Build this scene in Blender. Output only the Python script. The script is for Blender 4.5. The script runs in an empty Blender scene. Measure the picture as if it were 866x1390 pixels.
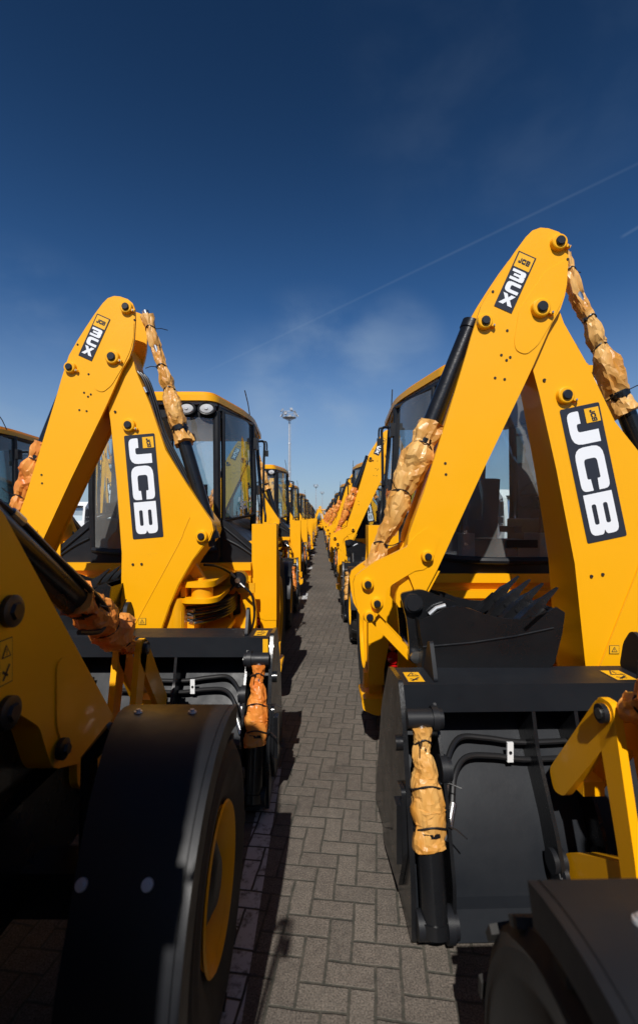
import bpy, bmesh, math, random
from mathutils import Vector, Matrix, noise
from mathutils.geometry import tessellate_polygon
R = math.radians
S = bpy.context.scene
COL = S.collection
random.seed(7)

# ------------------------------------------------------------------ camera
cd = bpy.data.cameras.new("camera"); cam = bpy.data.objects.new("camera", cd); COL.objects.link(cam)
cam.location = (0, 0, 1.83); cam.rotation_euler = (R(90), 0, 0)
cd.sensor_fit = 'VERTICAL'; cd.sensor_height = 36; cd.sensor_width = 24
cd.lens = 16.32; cd.shift_x = -2/1390; cd.shift_y = 8/1390
cd.clip_start = 0.05; cd.clip_end = 6000
cd.dof.use_dof = True; cd.dof.focus_distance = 3.9; cd.dof.aperture_fstop = 2.0
S.camera = cam

# ------------------------------------------------------------------ sky, sun, exposure
LD = Vector((0.14, 0.95, -1.0)).normalized()           # the way sunlight travels
w = bpy.data.worlds.new("World"); S.world = w; w.use_nodes = True
wn, wl = w.node_tree.nodes, w.node_tree.links
bg = wn['Background']; bg.inputs[1].default_value = 0.078
sky = wn.new('ShaderNodeTexSky'); sky.sky_type = 'NISHITA'; sky.sun_disc = False
sky.sun_elevation = R(46.2); sky.sun_rotation = R(188.4); sky.altitude = 300; sky.air_density = 1.0; sky.dust_density = 0.6; sky.ozone_density = 3.5
def W(t, **k):
    n = wn.new(t)
    for a, b in k.items(): setattr(n, a, b)
    return n
def wm(op, a, b=None, c=None):
    n = wn.new('ShaderNodeMath'); n.operation = op
    for i, q in enumerate((a, b, c)):
        if q is None: continue
        if isinstance(q, (int, float)): n.inputs[i].default_value = q
        else: wl.new(q, n.inputs[i])
    return n.outputs[0]
tc = W('ShaderNodeTexCoord'); nrm = W('ShaderNodeVectorMath', operation='NORMALIZE'); wl.new(tc.outputs['Generated'], nrm.inputs[0])
D = nrm.outputs[0]
sep = W('ShaderNodeSeparateXYZ'); wl.new(D, sep.inputs[0])
def wdot(v):
    n = W('ShaderNodeVectorMath', operation='DOT_PRODUCT'); wl.new(D, n.inputs[0]); n.inputs[1].default_value = v
    return n.outputs['Value']
def smooth(x, a, b):
    n = W('ShaderNodeMapRange', interpolation_type='SMOOTHSTEP'); wl.new(x, n.inputs[0])
    n.inputs[1].default_value = a; n.inputs[2].default_value = b
    return n.outputs[0]
def trail(d1, d2, width, fade):
    a, b = Vector(d1).normalized(), Vector(d2).normalized()
    n = a.cross(b).normalized(); m = (a + b).normalized(); half = math.acos(max(-1, min(1, a.dot(b)))) / 2
    line = wm('SUBTRACT', 1.0, smooth(wm('ABSOLUTE', wdot(n)), 0.0, width))
    span = smooth(wdot(m), math.cos(half * fade), math.cos(half * 0.8))
    return wm('MULTIPLY', line, span)
t1 = trail((470, 630, 500), (-155, 630, 198), 0.0036, 1.12)
t2 = trail((440, 630, 400), (411, 630, 383), 0.004, 1.5)
# thin high cloud: noise on a flat cloud deck
div = wm('MAXIMUM', sep.outputs[2], 0.04)
cx = wm('DIVIDE', sep.outputs[0], div); cy = wm('DIVIDE', sep.outputs[1], div)
cmb = W('ShaderNodeCombineXYZ'); wl.new(cx, cmb.inputs[0]); wl.new(cy, cmb.inputs[1])
nz = W('ShaderNodeTexNoise'); nz.inputs['Scale'].default_value = 5.5; nz.inputs['Detail'].default_value = 8; nz.inputs['Roughness'].default_value = 0.5; nz.inputs['Distortion'].default_value = 0.2
mpn = W('ShaderNodeMapping'); mpn.inputs['Scale'].default_value = (1, 1, 1.7); wl.new(D, mpn.inputs[0]); wl.new(mpn.outputs[0], nz.inputs['Vector'])
def spot(v, r0, r1):
    return smooth(wdot(Vector(v).normalized()), math.cos(R(r0)), math.cos(R(r1)))
def norm(v): return tuple(Vector(v).normalized())
s1 = smooth(wdot(norm((-10, 630, 175))), math.cos(R(12)), math.cos(R(2)))
s2 = smooth(wdot(norm((250, 630, 600))), math.cos(R(17)), math.cos(R(2)))
s3 = smooth(wdot(norm((-400, 630, 200))), math.cos(R(13)), math.cos(R(2)))
s4 = smooth(wdot(norm((105, 630, 240))), math.cos(R(6)), math.cos(R(1)))
blob = wm('ADD', wm('ADD', wm('MULTIPLY', s1, 0.65), wm('MULTIPLY', s2, 0.09)), wm('ADD', wm('MULTIPLY', s3, 0.45), wm('MULTIPLY', s4, 0.5)))
cl = wm('MULTIPLY', wm('MULTIPLY', smooth(nz.outputs[0], 0.36, 0.75), blob), 0.5)
nz2 = W('ShaderNodeTexNoise'); nz2.inputs['Scale'].default_value = 9; nz2.inputs['Detail'].default_value = 3; wl.new(D, nz2.inputs['Vector'])
tr = wm('MULTIPLY', wm('ADD', wm('MULTIPLY', t1, 0.06), wm('MULTIPLY', t2, 0.10)), wm('ADD', nz2.outputs[0], 0.4))
haz = wm('MULTIPLY', wm('SUBTRACT', 1.0, smooth(sep.outputs[2], 0.0, 0.42)), 0.62)
tot = wm('MINIMUM', wm('ADD', wm('ADD', cl, tr), haz), 1.0)
hs = W('ShaderNodeHueSaturation'); hs.inputs['Saturation'].default_value = 1.24; wl.new(sky.outputs[0], hs.inputs['Color'])
deep = W('ShaderNodeMapRange', interpolation_type='SMOOTHSTEP'); wl.new(sep.outputs[2], deep.inputs[0]); deep.inputs[1].default_value = 0.2; deep.inputs[2].default_value = 0.80; deep.inputs[3].default_value = 1.0; deep.inputs[4].default_value = 0.42
hv = W('ShaderNodeVectorMath', operation='SCALE'); tn = W('ShaderNodeVectorMath', operation='MULTIPLY'); wl.new(hs.outputs[0], tn.inputs[0]); tn.inputs[1].default_value = (0.94, 1.0, 1.12); wl.new(tn.outputs[0], hv.inputs[0]); wl.new(deep.outputs[0], hv.inputs[3])
mx = W('ShaderNodeMix', data_type='RGBA'); wl.new(tot, mx.inputs[0]); wl.new(hv.outputs[0], mx.inputs[6]); mx.inputs[7].default_value = (4.2, 5.6, 7.4, 1)
wl.new(mx.outputs[2], bg.inputs[0])

sl = bpy.data.lights.new("sun", 'SUN'); sl.energy = 4.8; sl.angle = R(0.53); sl.color = (1, 0.96, 0.9)
so = bpy.data.objects.new("sun", sl); so.rotation_euler = LD.to_track_quat('-Z', 'Y').to_euler(); so.location = (-3, -10, 14); COL.objects.link(so)
vs = S.view_settings; vs.view_transform = 'Standard'; vs.look = 'None'; vs.exposure = 0.0; vs.gamma = 1.0; vs.use_curve_mapping = False
S.cycles.max_bounces = 8; S.cycles.transparent_max_bounces = 24; S.cycles.use_denoising = True

# ------------------------------------------------------------------ materials
def mat(name, col, rough=0.5, metal=0.0, coat=0.0, bump=0.0, bscale=200, var=0.0, vscale=3, dist=0.02, spec=0.5):
    m = bpy.data.materials.new(name); m.use_nodes = True
    n, l = m.node_tree.nodes, m.node_tree.links
    b = n['Principled BSDF']; b.inputs['Base Color'].default_value = (*col, 1); b.inputs['Roughness'].default_value = rough
    b.inputs['Metallic'].default_value = metal; b.inputs['Coat Weight'].default_value = coat; b.inputs['Coat Roughness'].default_value = 0.06
    b.inputs['Specular IOR Level'].default_value = spec
    tc = n.new('ShaderNodeTexCoord')
    if var:
        z = n.new('ShaderNodeTexNoise'); z.inputs['Scale'].default_value = vscale; z.inputs['Detail'].default_value = 8; z.inputs['Roughness'].default_value = 0.65
        l.new(tc.outputs['Object'], z.inputs['Vector'])
        mr = n.new('ShaderNodeMapRange'); mr.inputs[1].default_value = 0.3; mr.inputs[2].default_value = 0.7
        mr.inputs[3].default_value = max(0.02, rough - var); mr.inputs[4].default_value = rough + var; l.new(z.outputs[0], mr.inputs[0]); l.new(mr.outputs[0], b.inputs['Roughness'])
        mixn = n.new('ShaderNodeMix'); mixn.data_type = 'RGBA'
        mixn.inputs[6].default_value = (*[c * (1 - var * 0.6) for c in col], 1); mixn.inputs[7].default_value = (*[min(1, c * (1 + var * 0.5)) for c in col], 1)
        l.new(z.outputs[0], mixn.inputs[0]); l.new(mixn.outputs[2], b.inputs['Base Color'])
    if bump:
        z = n.new('ShaderNodeTexNoise'); z.inputs['Scale'].default_value = bscale; z.inputs['Detail'].default_value = 4
        l.new(tc.outputs['Object'], z.inputs['Vector'])
        bp = n.new('ShaderNodeBump'); bp.inputs['Strength'].default_value = bump; bp.inputs['Distance'].default_value = dist; l.new(z.outputs[0], bp.inputs['Height']); l.new(bp.outputs[0], b.inputs['Normal'])
    return m
M = {}
M['yellow'] = mat('yellow_paint', (0.89, 0.408, 0.0012), 0.42, coat=0.08, bump=0.03, bscale=55, dist=0.01, var=0.05, vscale=2.5, spec=0.35)
M['yellow_dark'] = mat('yellow_cast_paint', (0.80, 0.36, 0.003), 0.42, coat=0.15, bump=0.12, bscale=120, dist=0.006, var=0.08)
M['black'] = mat('black_paint', (0.008, 0.0085, 0.010), 0.3, coat=0.2, spec=0.4, bump=0.05, bscale=60, var=0.08, vscale=6)
M['shell'] = mat('bucket_black_paint', (0.011, 0.013, 0.017), 0.50, bump=0.05, bscale=14, var=0.12, vscale=4, spec=0.25)
M['blackp'] = mat('black_plastic', (0.011, 0.012, 0.015), 0.45, bump=0.12, bscale=350, dist=0.003, var=0.12, vscale=5, spec=0.3)
M['rubber'] = mat('tyre_rubber', (0.022, 0.021, 0.020), 0.75, bump=0.15, bscale=150, dist=0.004, var=0.15, vscale=5)
M['hose'] = mat('hose_rubber', (0.012, 0.012, 0.013), 0.35)
M['steel'] = mat('zinc_steel', (0.62, 0.62, 0.6), 0.28, metal=1.0, bump=0.05)
M['pin'] = mat('pin_cap', (0.010, 0.011, 0.014), 0.4)
M['hole'] = mat('bolt_hole', (0.02, 0.012, 0.008), 0.8)
M['white'] = mat('decal_white', (0.80, 0.82, 0.86), 0.4)
M['dblack'] = mat('decal_black', (0.022, 0.024, 0.034), 0.35)
M['dyellow'] = mat('decal_yellow', (0.86, 0.44, 0.01), 0.4)
M['green'] = mat('decal_green', (0.35, 0.62, 0.03), 0.5)
M['wpaint'] = mat('white_paint', (0.78, 0.79, 0.8), 0.35, coat=0.3)
M['seat'] = mat('seat_fabric', (0.06, 0.062, 0.068), 0.85, bump=0.3, bscale=300)
M['inner'] = mat('cab_trim_grey', (0.30, 0.31, 0.31), 0.7)
M['galv'] = mat('galvanised_steel', (0.55, 0.57, 0.6), 0.45, metal=0.6, var=0.1)
M['lens'] = mat('lamp_lens', (0.50, 0.52, 0.55), 0.15, coat=0.8)
M['red'] = mat('red_lens', (0.5, 0.006, 0.008), 0.2, coat=0.6)
M['amber'] = mat('amber_lens', (0.75, 0.13, 0.01), 0.2, coat=0.6)
M['mirror'] = mat('mirror_glass', (0.8, 0.8, 0.82), 0.03, metal=1)
def wrapmat(name, c1, c2):
    m = mat(name, c1, 0.38, coat=0.08, spec=0.5)
    n, l = m.node_tree.nodes, m.node_tree.links; b = n['Principled BSDF']
    tc = n.new('ShaderNodeTexCoord')
    v = n.new('ShaderNodeTexVoronoi'); v.feature = 'DISTANCE_TO_EDGE'; v.inputs['Scale'].default_value = 7
    z = n.new('ShaderNodeTexNoise'); z.inputs['Scale'].default_value = 6; z.inputs['Detail'].default_value = 3; z.inputs['Distortion'].default_value = 1.2
    mp = n.new('ShaderNodeMapping'); mp.inputs['Scale'].default_value = (1, 1, 0.45); l.new(tc.outputs['Object'], mp.inputs[0])
    l.new(mp.outputs[0], z.inputs['Vector'])
    ad = n.new('ShaderNodeVectorMath'); ad.operation = 'ADD'; sc = n.new('ShaderNodeVectorMath'); sc.operation = 'SCALE'; sc.inputs[3].default_value = 0.22
    l.new(z.outputs['Color'], sc.inputs[0]); l.new(mp.outputs[0], ad.inputs[0]); l.new(sc.outputs[0], ad.inputs[1]); l.new(ad.outputs[0], v.inputs['Vector'])
    su = n.new('ShaderNodeMath'); su.operation = 'MULTIPLY_ADD'; su.inputs[1].default_value = 1.4; l.new(v.outputs['Distance'], su.inputs[0]); l.new(z.outputs[0], su.inputs[2])
    bp = n.new('ShaderNodeBump'); bp.inputs['Strength'].default_value = 0.35; bp.inputs['Distance'].default_value = 0.03; l.new(su.outputs[0], bp.inputs['Height']); l.new(bp.outputs[0], b.inputs['Normal'])
    mx = n.new('ShaderNodeMix'); mx.data_type = 'RGBA'; mx.inputs[6].default_value = (*c1, 1); mx.inputs[7].default_value = (*c2, 1)
    cr = n.new('ShaderNodeMapRange'); cr.inputs[1].default_value = 0.35; cr.inputs[2].default_value = 0.62; l.new(z.outputs[0], cr.inputs[0]); l.new(cr.outputs[0], mx.inputs[0]); l.new(mx.outputs[2], b.inputs['Base Color'])
    b.inputs['Subsurface Weight'].default_value = 0.0
    tb = n.new('ShaderNodeBsdfTranslucent'); l.new(mx.outputs[2], tb.inputs[0]); ms = n.new('ShaderNodeMixShader'); ms.inputs[0].default_value = 0.15
    l.new(b.outputs[0], ms.inputs[1]); l.new(tb.outputs[0], ms.inputs[2]); l.new(ms.outputs[0], n['Material Output'].inputs[0])
    return m
M['wrap_tan'] = wrapmat('tan_film', (0.64, 0.28, 0.045), (0.86, 0.50, 0.16))
M['wrap_orange'] = wrapmat('orange_film', (0.74, 0.19, 0.025), (0.88, 0.36, 0.07))
def glassmat(name, tint, refl):
    m = bpy.data.materials.new(name); m.use_nodes = True
    n, l = m.node_tree.nodes, m.node_tree.links; n.remove(n['Principled BSDF'])
    t = n.new('ShaderNodeBsdfTransparent'); t.inputs[0].default_value = (*tint, 1)
    g = n.new('ShaderNodeBsdfGlossy'); g.inputs['Roughness'].default_value = 0.02; g.inputs[0].default_value = (0.9, 0.95, 1, 1)
    lw = n.new('ShaderNodeFresnel'); lw.inputs[0].default_value = refl
    x = n.new('ShaderNodeMixShader'); l.new(lw.outputs[0], x.inputs[0]); l.new(t.outputs[0], x.inputs[1]); l.new(g.outputs[0], x.inputs[2]); du = n.new('ShaderNodeBsdfDiffuse'); du.inputs[0].default_value = (.72, .72, .70, 1); tcg = n.new('ShaderNodeTexCoord'); ng = n.new('ShaderNodeTexNoise'); ng.inputs['Scale'].default_value = 2.2; ng.inputs['Detail'].default_value = 6; l.new(tcg.outputs['Object'], ng.inputs['Vector'])
    mg = n.new('ShaderNodeMapRange'); mg.inputs[1].default_value = .35; mg.inputs[2].default_value = .7; mg.inputs[3].default_value = .05; mg.inputs[4].default_value = .19; l.new(ng.outputs[0], mg.inputs[0])
    y = n.new('ShaderNodeMixShader'); l.new(mg.outputs[0], y.inputs[0]); l.new(x.outputs[0], y.inputs[1]); l.new(du.outputs[0], y.inputs[2]); l.new(y.outputs[0], n['Material Output'].inputs[0])
    return m
M['side_glass'] = glassmat('shade_tinted_glass', (0.30, 0.46, 0.52), 1.7)  # same glass, tint darkened to stand in for the shade it mirrors
M['glass'] = glassmat('tinted_glass', (0.88, 0.95, 0.95), 1.8)

# ---- herringbone paving shared by the ground and the painted line
def paving(name, paint):
    m = bpy.data.materials.new(name); m.use_nodes = True
    n, l = m.node_tree.nodes, m.node_tree.links; b = n['Principled BSDF']
    def mt(op, a, b_=None, c=None):
        q = n.new('ShaderNodeMath'); q.operation = op
        for i, v in enumerate((a, b_, c)):
            if v is None: continue
            if isinstance(v, (int, float)): q.inputs[i].default_value = v
            else: l.new(v, q.inputs[i])
        return q.outputs[0]
    g = n.new('ShaderNodeNewGeometry')
    wz = n.new('ShaderNodeTexNoise'); wz.inputs['Scale'].default_value = 6; wz.inputs['Detail'].default_value = 3; l.new(g.outputs['Position'], wz.inputs['Vector'])
    sw = n.new('ShaderNodeVectorMath'); sw.operation = 'MULTIPLY_ADD'; l.new(wz.outputs['Color'], sw.inputs[0]); sw.inputs[1].default_value = (0.016, 0.016, 0); l.new(g.outputs['Position'], sw.inputs[2])
    rot = n.new('ShaderNodeVectorRotate'); rot.rotation_type = 'Z_AXIS'; rot.inputs['Angle'].default_value = R(7); l.new(sw.outputs[0], rot.inputs['Vector'])
    s = n.new('ShaderNodeSeparateXYZ'); l.new(rot.outputs[0], s.inputs[0])
    u0 = mt('MULTIPLY', s.outputs[0], 1 / 0.101); v0 = mt('MULTIPLY', s.outputs[1], 1 / 0.101)
    i = mt('FLOOR', u0); j = mt('FLOOR', v0); u = mt('SUBTRACT', u0, i); v = mt('SUBTRACT', v0, j)
    k = mt('FLOORED_MODULO', mt('SUBTRACT', i, j), 4)
    is0 = mt('COMPARE', k, 0, 0.1); is1 = mt('COMPARE', k, 1, 0.1); is2 = mt('COMPARE', k, 2, 0.1); is3 = mt('COMPARE', k, 3, 0.1)
    dl = mt('ADD', u, is1); dr = mt('ADD', mt('SUBTRACT', 1, u), is0); db = mt('ADD', v, is2); dt = mt('ADD', mt('SUBTRACT', 1, v), is3)
    d = mt('MINIMUM', mt('MINIMUM', dl, dr), mt('MINIMUM', db, dt))
    bi = mt('SUBTRACT', i, is1); bj = mt('SUBTRACT', j, is2)
    cb = n.new('ShaderNodeCombineXYZ'); l.new(bi, cb.inputs[0]); l.new(bj, cb.inputs[1])
    wn_ = n.new('ShaderNodeTexWhiteNoise'); wn_.noise_dimensions = '2D'; l.new(cb.outputs[0], wn_.inputs['Vector'])
    joint = n.new('ShaderNodeMapRange'); joint.interpolation_type = 'SMOOTHSTEP'; l.new(d, joint.inputs[0]); joint.inputs[1].default_value = 0.028; joint.inputs[2].default_value = 0.075
    big = n.new('ShaderNodeTexNoise'); big.inputs['Scale'].default_value = 0.7; big.inputs['Detail'].default_value = 6; l.new(g.outputs['Position'], big.inputs['Vector'])
    fine = n.new('ShaderNodeTexNoise'); fine.inputs['Scale'].default_value = 150; fine.inputs['Detail'].default_value = 3; l.new(g.outputs['Position'], fine.inputs['Vector'])
    mid = n.new('ShaderNodeTexNoise'); mid.inputs['Scale'].default_value = 22; mid.inputs['Detail'].default_value = 6; mid.inputs['Roughness'].default_value = 0.7; l.new(g.outputs['Position'], mid.inputs['Vector'])
    cr = n.new('ShaderNodeValToRGB'); e = cr.color_ramp.elements
    e[0].position = 0; e[0].color = (0.099, 0.084, 0.070, 1); e[1].position = 1; e[1].color = (0.122, 0.104, 0.086, 1)
    x = e.new(0.5); x.color = (0.110, 0.092, 0.076, 1)
    l.new(wn_.outputs['Value'], cr.inputs[0])
    def mul(col, fac, lo, hi):
        mr = n.new('ShaderNodeMapRange'); l.new(fac, mr.inputs[0]); mr.inputs[1].default_value = 0.28; mr.inputs[2].default_value = 0.72; mr.inputs[3].default_value = lo; mr.inputs[4].default_value = hi
        q = n.new('ShaderNodeVectorMath'); q.operation = 'SCALE'; l.new(col, q.inputs[0]); l.new(mr.outputs[0], q.inputs[3]); return q.outputs[0]
    c = mul(mul(mul(cr.outputs[0], big.outputs[0], 0.74, 1.18), fine.outputs[0], 0.35, 1.7), mid.outputs[0], 0.72, 1.24)
    st = n.new('ShaderNodeTexNoise'); st.inputs['Scale'].default_value = 2.3; st.inputs['Detail'].default_value = 5; l.new(g.outputs['Position'], st.inputs['Vector'])
    sm = n.new('ShaderNodeMapRange'); sm.interpolation_type = 'SMOOTHSTEP'; l.new(st.outputs[0], sm.inputs[0]); sm.inputs[1].default_value = .60; sm.inputs[2].default_value = .72; sm.inputs[3].default_value = 1.0; sm.inputs[4].default_value = .62
    sq = n.new('ShaderNodeVectorMath'); sq.operation = 'SCALE'; l.new(c, sq.inputs[0]); l.new(sm.outputs[0], sq.inputs[3]); c = sq.outputs[0]
    if paint:
        wear = n.new('ShaderNodeTexNoise'); wear.inputs['Scale'].default_value = 14; wear.inputs['Detail'].default_value = 8; wear.inputs['Roughness'].default_value = 0.75; l.new(g.outputs['Position'], wear.inputs['Vector'])
        wr = n.new('ShaderNodeMapRange'); l.new(wear.outputs[0], wr.inputs[0]); wr.inputs[1].default_value = 0.36; wr.inputs[2].default_value = 0.5
        pm = n.new('ShaderNodeMix'); pm.data_type = 'RGBA'; l.new(wr.outputs[0], pm.inputs[0]); l.new(c, pm.inputs[6]); pm.inputs[7].default_value = (0.50, 0.51, 0.52, 1); c = pm.outputs[2]
    jm = n.new('ShaderNodeMix'); jm.data_type = 'RGBA'; l.new(joint.outputs[0], jm.inputs[0]); jc = n.new('ShaderNodeMix'); jc.data_type = 'RGBA'; jn = n.new('ShaderNodeMapRange'); l.new(mid.outputs[0], jn.inputs[0]); jn.inputs[1].default_value = .4; jn.inputs[2].default_value = .65; l.new(jn.outputs[0], jc.inputs[0]); jc.inputs[6].default_value = (0.036, 0.036, 0.028, 1); jc.inputs[7].default_value = (0.080, 0.070, 0.055, 1); l.new(jc.outputs[2], jm.inputs[6]); l.new(c, jm.inputs[7]); l.new(jm.outputs[2], b.inputs['Base Color'])
    b.inputs['Roughness'].default_value = 0.85
    h = mt('ADD', mt('MULTIPLY', joint.outputs[0], 1.0), mt('ADD', mt('MULTIPLY', fine.outputs[0], 0.25), mt('MULTIPLY', wn_.outputs['Value'], 0.3)))
    bp = n.new('ShaderNodeBump'); bp.inputs['Strength'].default_value = 0.7; bp.inputs['Distance'].default_value = 0.006; l.new(h, bp.inputs['Height']); l.new(bp.outputs[0], b.inputs['Normal'])
    return m
M['paving'] = paving('herringbone_paving', False); M['line'] = paving('worn_line_on_paving', True)

# ------------------------------------------------------------------ mesh builder
class MB:
    def __init__(s, *mats):
        s.bm = bmesh.new(); s.mats = list(mats); s.mi = 0; s.sm = []
    def use(s, m):
        if m not in s.mats: s.mats.append(m)
        s.mi = s.mats.index(m); return s
    def _f(s, vs):
        try:
            f = s.bm.faces.new(vs); f.material_index = s.mi; return f
        except ValueError: return None
    def _bev(s, faces, off, seg=2):
        if off <= 0: return
        es = set(e for f in faces if f for e in f.edges)
        es = [e for e in es if len(e.link_faces) == 2 and e.calc_face_angle(0) > R(28)]
        if es: bmesh.ops.bevel(s.bm, geom=es, offset=off, segments=seg, affect='EDGES', profile=0.6, material=-1, clamp_overlap=True)
    def box(s, c, d, rot=None, bev=0.004):
        c = Vector(c); h = [x / 2 for x in d]; m = rot.to_3x3() if rot else Matrix.Identity(3)
        v = [s.bm.verts.new(c + m @ Vector((x * h[0], y * h[1], z * h[2]))) for x in (-1, 1) for y in (-1, 1) for z in (-1, 1)]
        fs = [s._f([v[i] for i in q]) for q in ((0, 1, 3, 2), (4, 6, 7, 5), (0, 4, 5, 1), (2, 3, 7, 6), (0, 2, 6, 4), (1, 5, 7, 3))]
        s._bev(fs, min(bev, min(d) * 0.3)); return s
    def bb(s, x0, x1, y0, y1, z0, z1, bev=0.004):
        return s.box(((x0 + x1) / 2, (y0 + y1) / 2, (z0 + z1) / 2), (abs(x1 - x0), abs(y1 - y0), abs(z1 - z0)), bev=bev)
    def prism(s, poly, ax, a, b, bev=0.004, holes=()):
        # poly lies in the plane across `ax`: x -> (y,z), y -> (x,z), z -> (x,y); a, b numbers or functions of the point
        def P(p, t):
            t = t(p) if callable(t) else t
            return {'x': Vector((t, p[0], p[1])), 'y': Vector((p[0], t, p[1])), 'z': Vector((p[0], p[1], t))}[ax]
        if holes:
            loops = [poly] + list(holes); idx = []; A = []; B = []
            for lp in loops:
                A += [s.bm.verts.new(P(p, a)) for p in lp]; B += [s.bm.verts.new(P(p, b)) for p in lp]
            tri = tessellate_polygon([[Vector((p[0], p[1], 0)) for p in lp] for lp in loops])
            for t in tri: s._f([A[i] for i in t]); s._f([B[i] for i in reversed(t)])
            o = 0
            for lp in loops:
                n = len(lp)
                for i in range(n): s._f([A[o + i], A[o + (i + 1) % n], B[o + (i + 1) % n], B[o + i]])
                o += n
            return s
        A = [s.bm.verts.new(P(p, a)) for p in poly]; B = [s.bm.verts.new(P(p, b)) for p in poly]; n = len(poly)
        fs = [s._f(A), s._f(B[::-1])] + [s._f([A[i], B[i], B[(i + 1) % n], A[(i + 1) % n]]) for i in range(n)]
        s._bev(fs, bev); return s
    def tube(s, pts, r, seg=12, caps=True, sub=1, rf=None):
        pts = [Vector(p) for p in pts]; rr = r if isinstance(r, (list, tuple)) else [r] * len(pts)
        if sub > 1:
            q, qr = [], []
            for i in range(len(pts) - 1):
                p0 = pts[max(i - 1, 0)]; p1 = pts[i]; p2 = pts[i + 1]; p3 = pts[min(i + 2, len(pts) - 1)]
                for k in range(sub):
                    t = k / sub
                    q.append(0.5 * ((2 * p1) + (-p0 + p2) * t + (2 * p0 - 5 * p1 + 4 * p2 - p3) * t * t + (-p0 + 3 * p1 - 3 * p2 + p3) * t ** 3)); qr.append(rr[i] * (1 - t) + rr[i + 1] * t)
            q.append(pts[-1]); qr.append(rr[-1]); pts, rr = q, qr
        rings = []; up = None
        for i, p in enumerate(pts):
            t = (pts[min(i + 1, len(pts) - 1)] - pts[max(i - 1, 0)]).normalized()
            if up is None: up = t.orthogonal().normalized()
            up = (up - t * up.dot(t)).normalized(); sd = t.cross(up)
            ring = []
            for k in range(seg):
                a = 2 * math.pi * k / seg; R_ = rr[i] * (rf(i / (len(pts) - 1), a, p) if rf else 1)
                ring.append(s.bm.verts.new(p + (up * math.cos(a) + sd * math.sin(a)) * R_))
            rings.append(ring)
        for a, b in zip(rings, rings[1:]):
            for k in range(seg): s._f([a[k], a[(k + 1) % seg], b[(k + 1) % seg], b[k]])
        if caps: s._f(rings[0][::-1]); s._f(rings[-1])
        return s
    def cyl(s, p0, p1, r, r1=None, seg=20):
        return s.tube([p0, p1], [r, r if r1 is None else r1], seg)
    def lathe(s, prof, o, ax='x', seg=40):
        # prof: (along, radius) pairs; closed loop
        o = Vector(o); rings = []
        for k in range(seg):
            a = 2 * math.pi * k / seg; ring = []
            for t, r in prof:
                v = {'x': Vector((t, r * math.cos(a), r * math.sin(a))), 'y': Vector((r * math.cos(a), t, r * math.sin(a))), 'z': Vector((r * math.cos(a), r * math.sin(a), t))}[ax]
                ring.append(s.bm.verts.new(o + v))
            rings.append(ring)
        n = len(prof)
        for k in range(seg):
            a, b = rings[k], rings[(k + 1) % seg]
            for i in range(n): s._f([a[i], a[(i + 1) % n], b[(i + 1) % n], b[i]])
        return s
    def sheet(s, rows):
        vr = [[s.bm.verts.new(Vector(p)) for p in r] for r in rows]
        for a, b in zip(vr, vr[1:]):
            for i in range(len(a) - 1): s._f([a[i], a[i + 1], b[i + 1], b[i]])
        return s
    def done(s, name, parent=None, ang=32, mirror=False):
        if mirror: bmesh.ops.scale(s.bm, vec=(-1, 1, 1), verts=s.bm.verts)
        bmesh.ops.recalc_face_normals(s.bm, faces=s.bm.faces)
        me = bpy.data.meshes.new(name); s.bm.to_mesh(me); s.bm.free()
        for m in s.mats: me.materials.append(M[m])
        me.shade_smooth(); me.set_sharp_from_angle(angle=R(ang))
        o = bpy.data.objects.new(name, me); COL.objects.link(o)
        if parent: o.parent = parent
        return o

def fillet(poly, r, seg=4):
    out = []; n = len(poly)
    rs = r if isinstance(r, (list, tuple)) else [r] * n
    for i, p in enumerate(poly):
        p = Vector(p).to_2d(); a = Vector(poly[i - 1]).to_2d(); b = Vector(poly[(i + 1) % n]).to_2d()
        da, db = a - p, b - p; q = min(rs[i], da.length * 0.48, db.length * 0.48)
        if q < 1e-5: out.append(tuple(p)); continue
        A, B = p + da.normalized() * q, p + db.normalized() * q
        for k in range(seg + 1):
            t = k / seg; out.append(tuple(A * (1 - t) ** 2 + p * 2 * t * (1 - t) + B * t * t))
    return out
def circ(c, r, n=24): return [(c[0] + r * math.cos(2 * math.pi * k / n), c[1] + r * math.sin(2 * math.pi * k / n)) for k in range(n)]

# lettering drawn as outlines: (width, outer loop, holes), height 1
def RR(x0, y0, x1, y1, r): return fillet([(x0, y0), (x1, y0), (x1, y1), (x0, y1)], r)
G = {}
G['J'] = (0.95, fillet([(0.60, 1), (0.95, 1), (0.95, 0), (0, 0), (0, 0.43), (0.36, 0.43), (0.36, 0.28), (0.60, 0.28)], [0, 0, .36, .36, .05, 0, .09, .09]), [])
G['C'] = (1.25, fillet([(1.25, .40), (1.25, 0), (0, 0), (0, 1), (1.25, 1), (1.25, .60), (.92, .62), (.92, .73), (.34, .73), (.34, .27), (.92, .27), (.92, .38)], [0, .34, .34, .34, .34, 0, .0, .12, .12, .12, .12, 0]), [])
G['B'] = (1.18, fillet([(0, 0), (1.18, 0), (1.18, .44), (1.05, .5), (1.18, .56), (1.18, 1), (0, 1)], [0, .26, .22, .02, .22, .26, 0]), [RR(.30, .21, .88, .37, .07), RR(.30, .61, .88, .77, .07)])
G['3'] = (1.05, fillet([(0, 0), (1.05, 0), (1.05, .47), (.98, .51), (1.05, .55), (1.05, 1), (0, 1), (0, .74), (.68, .74), (.68, .62), (.2, .62), (.2, .40), (.68, .40), (.68, .26), (0, .26)], [.05, .28, .2, .02, .2, .28, .05, 0, .06, .06, 0, 0, .06, .06, 0]), [])
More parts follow.
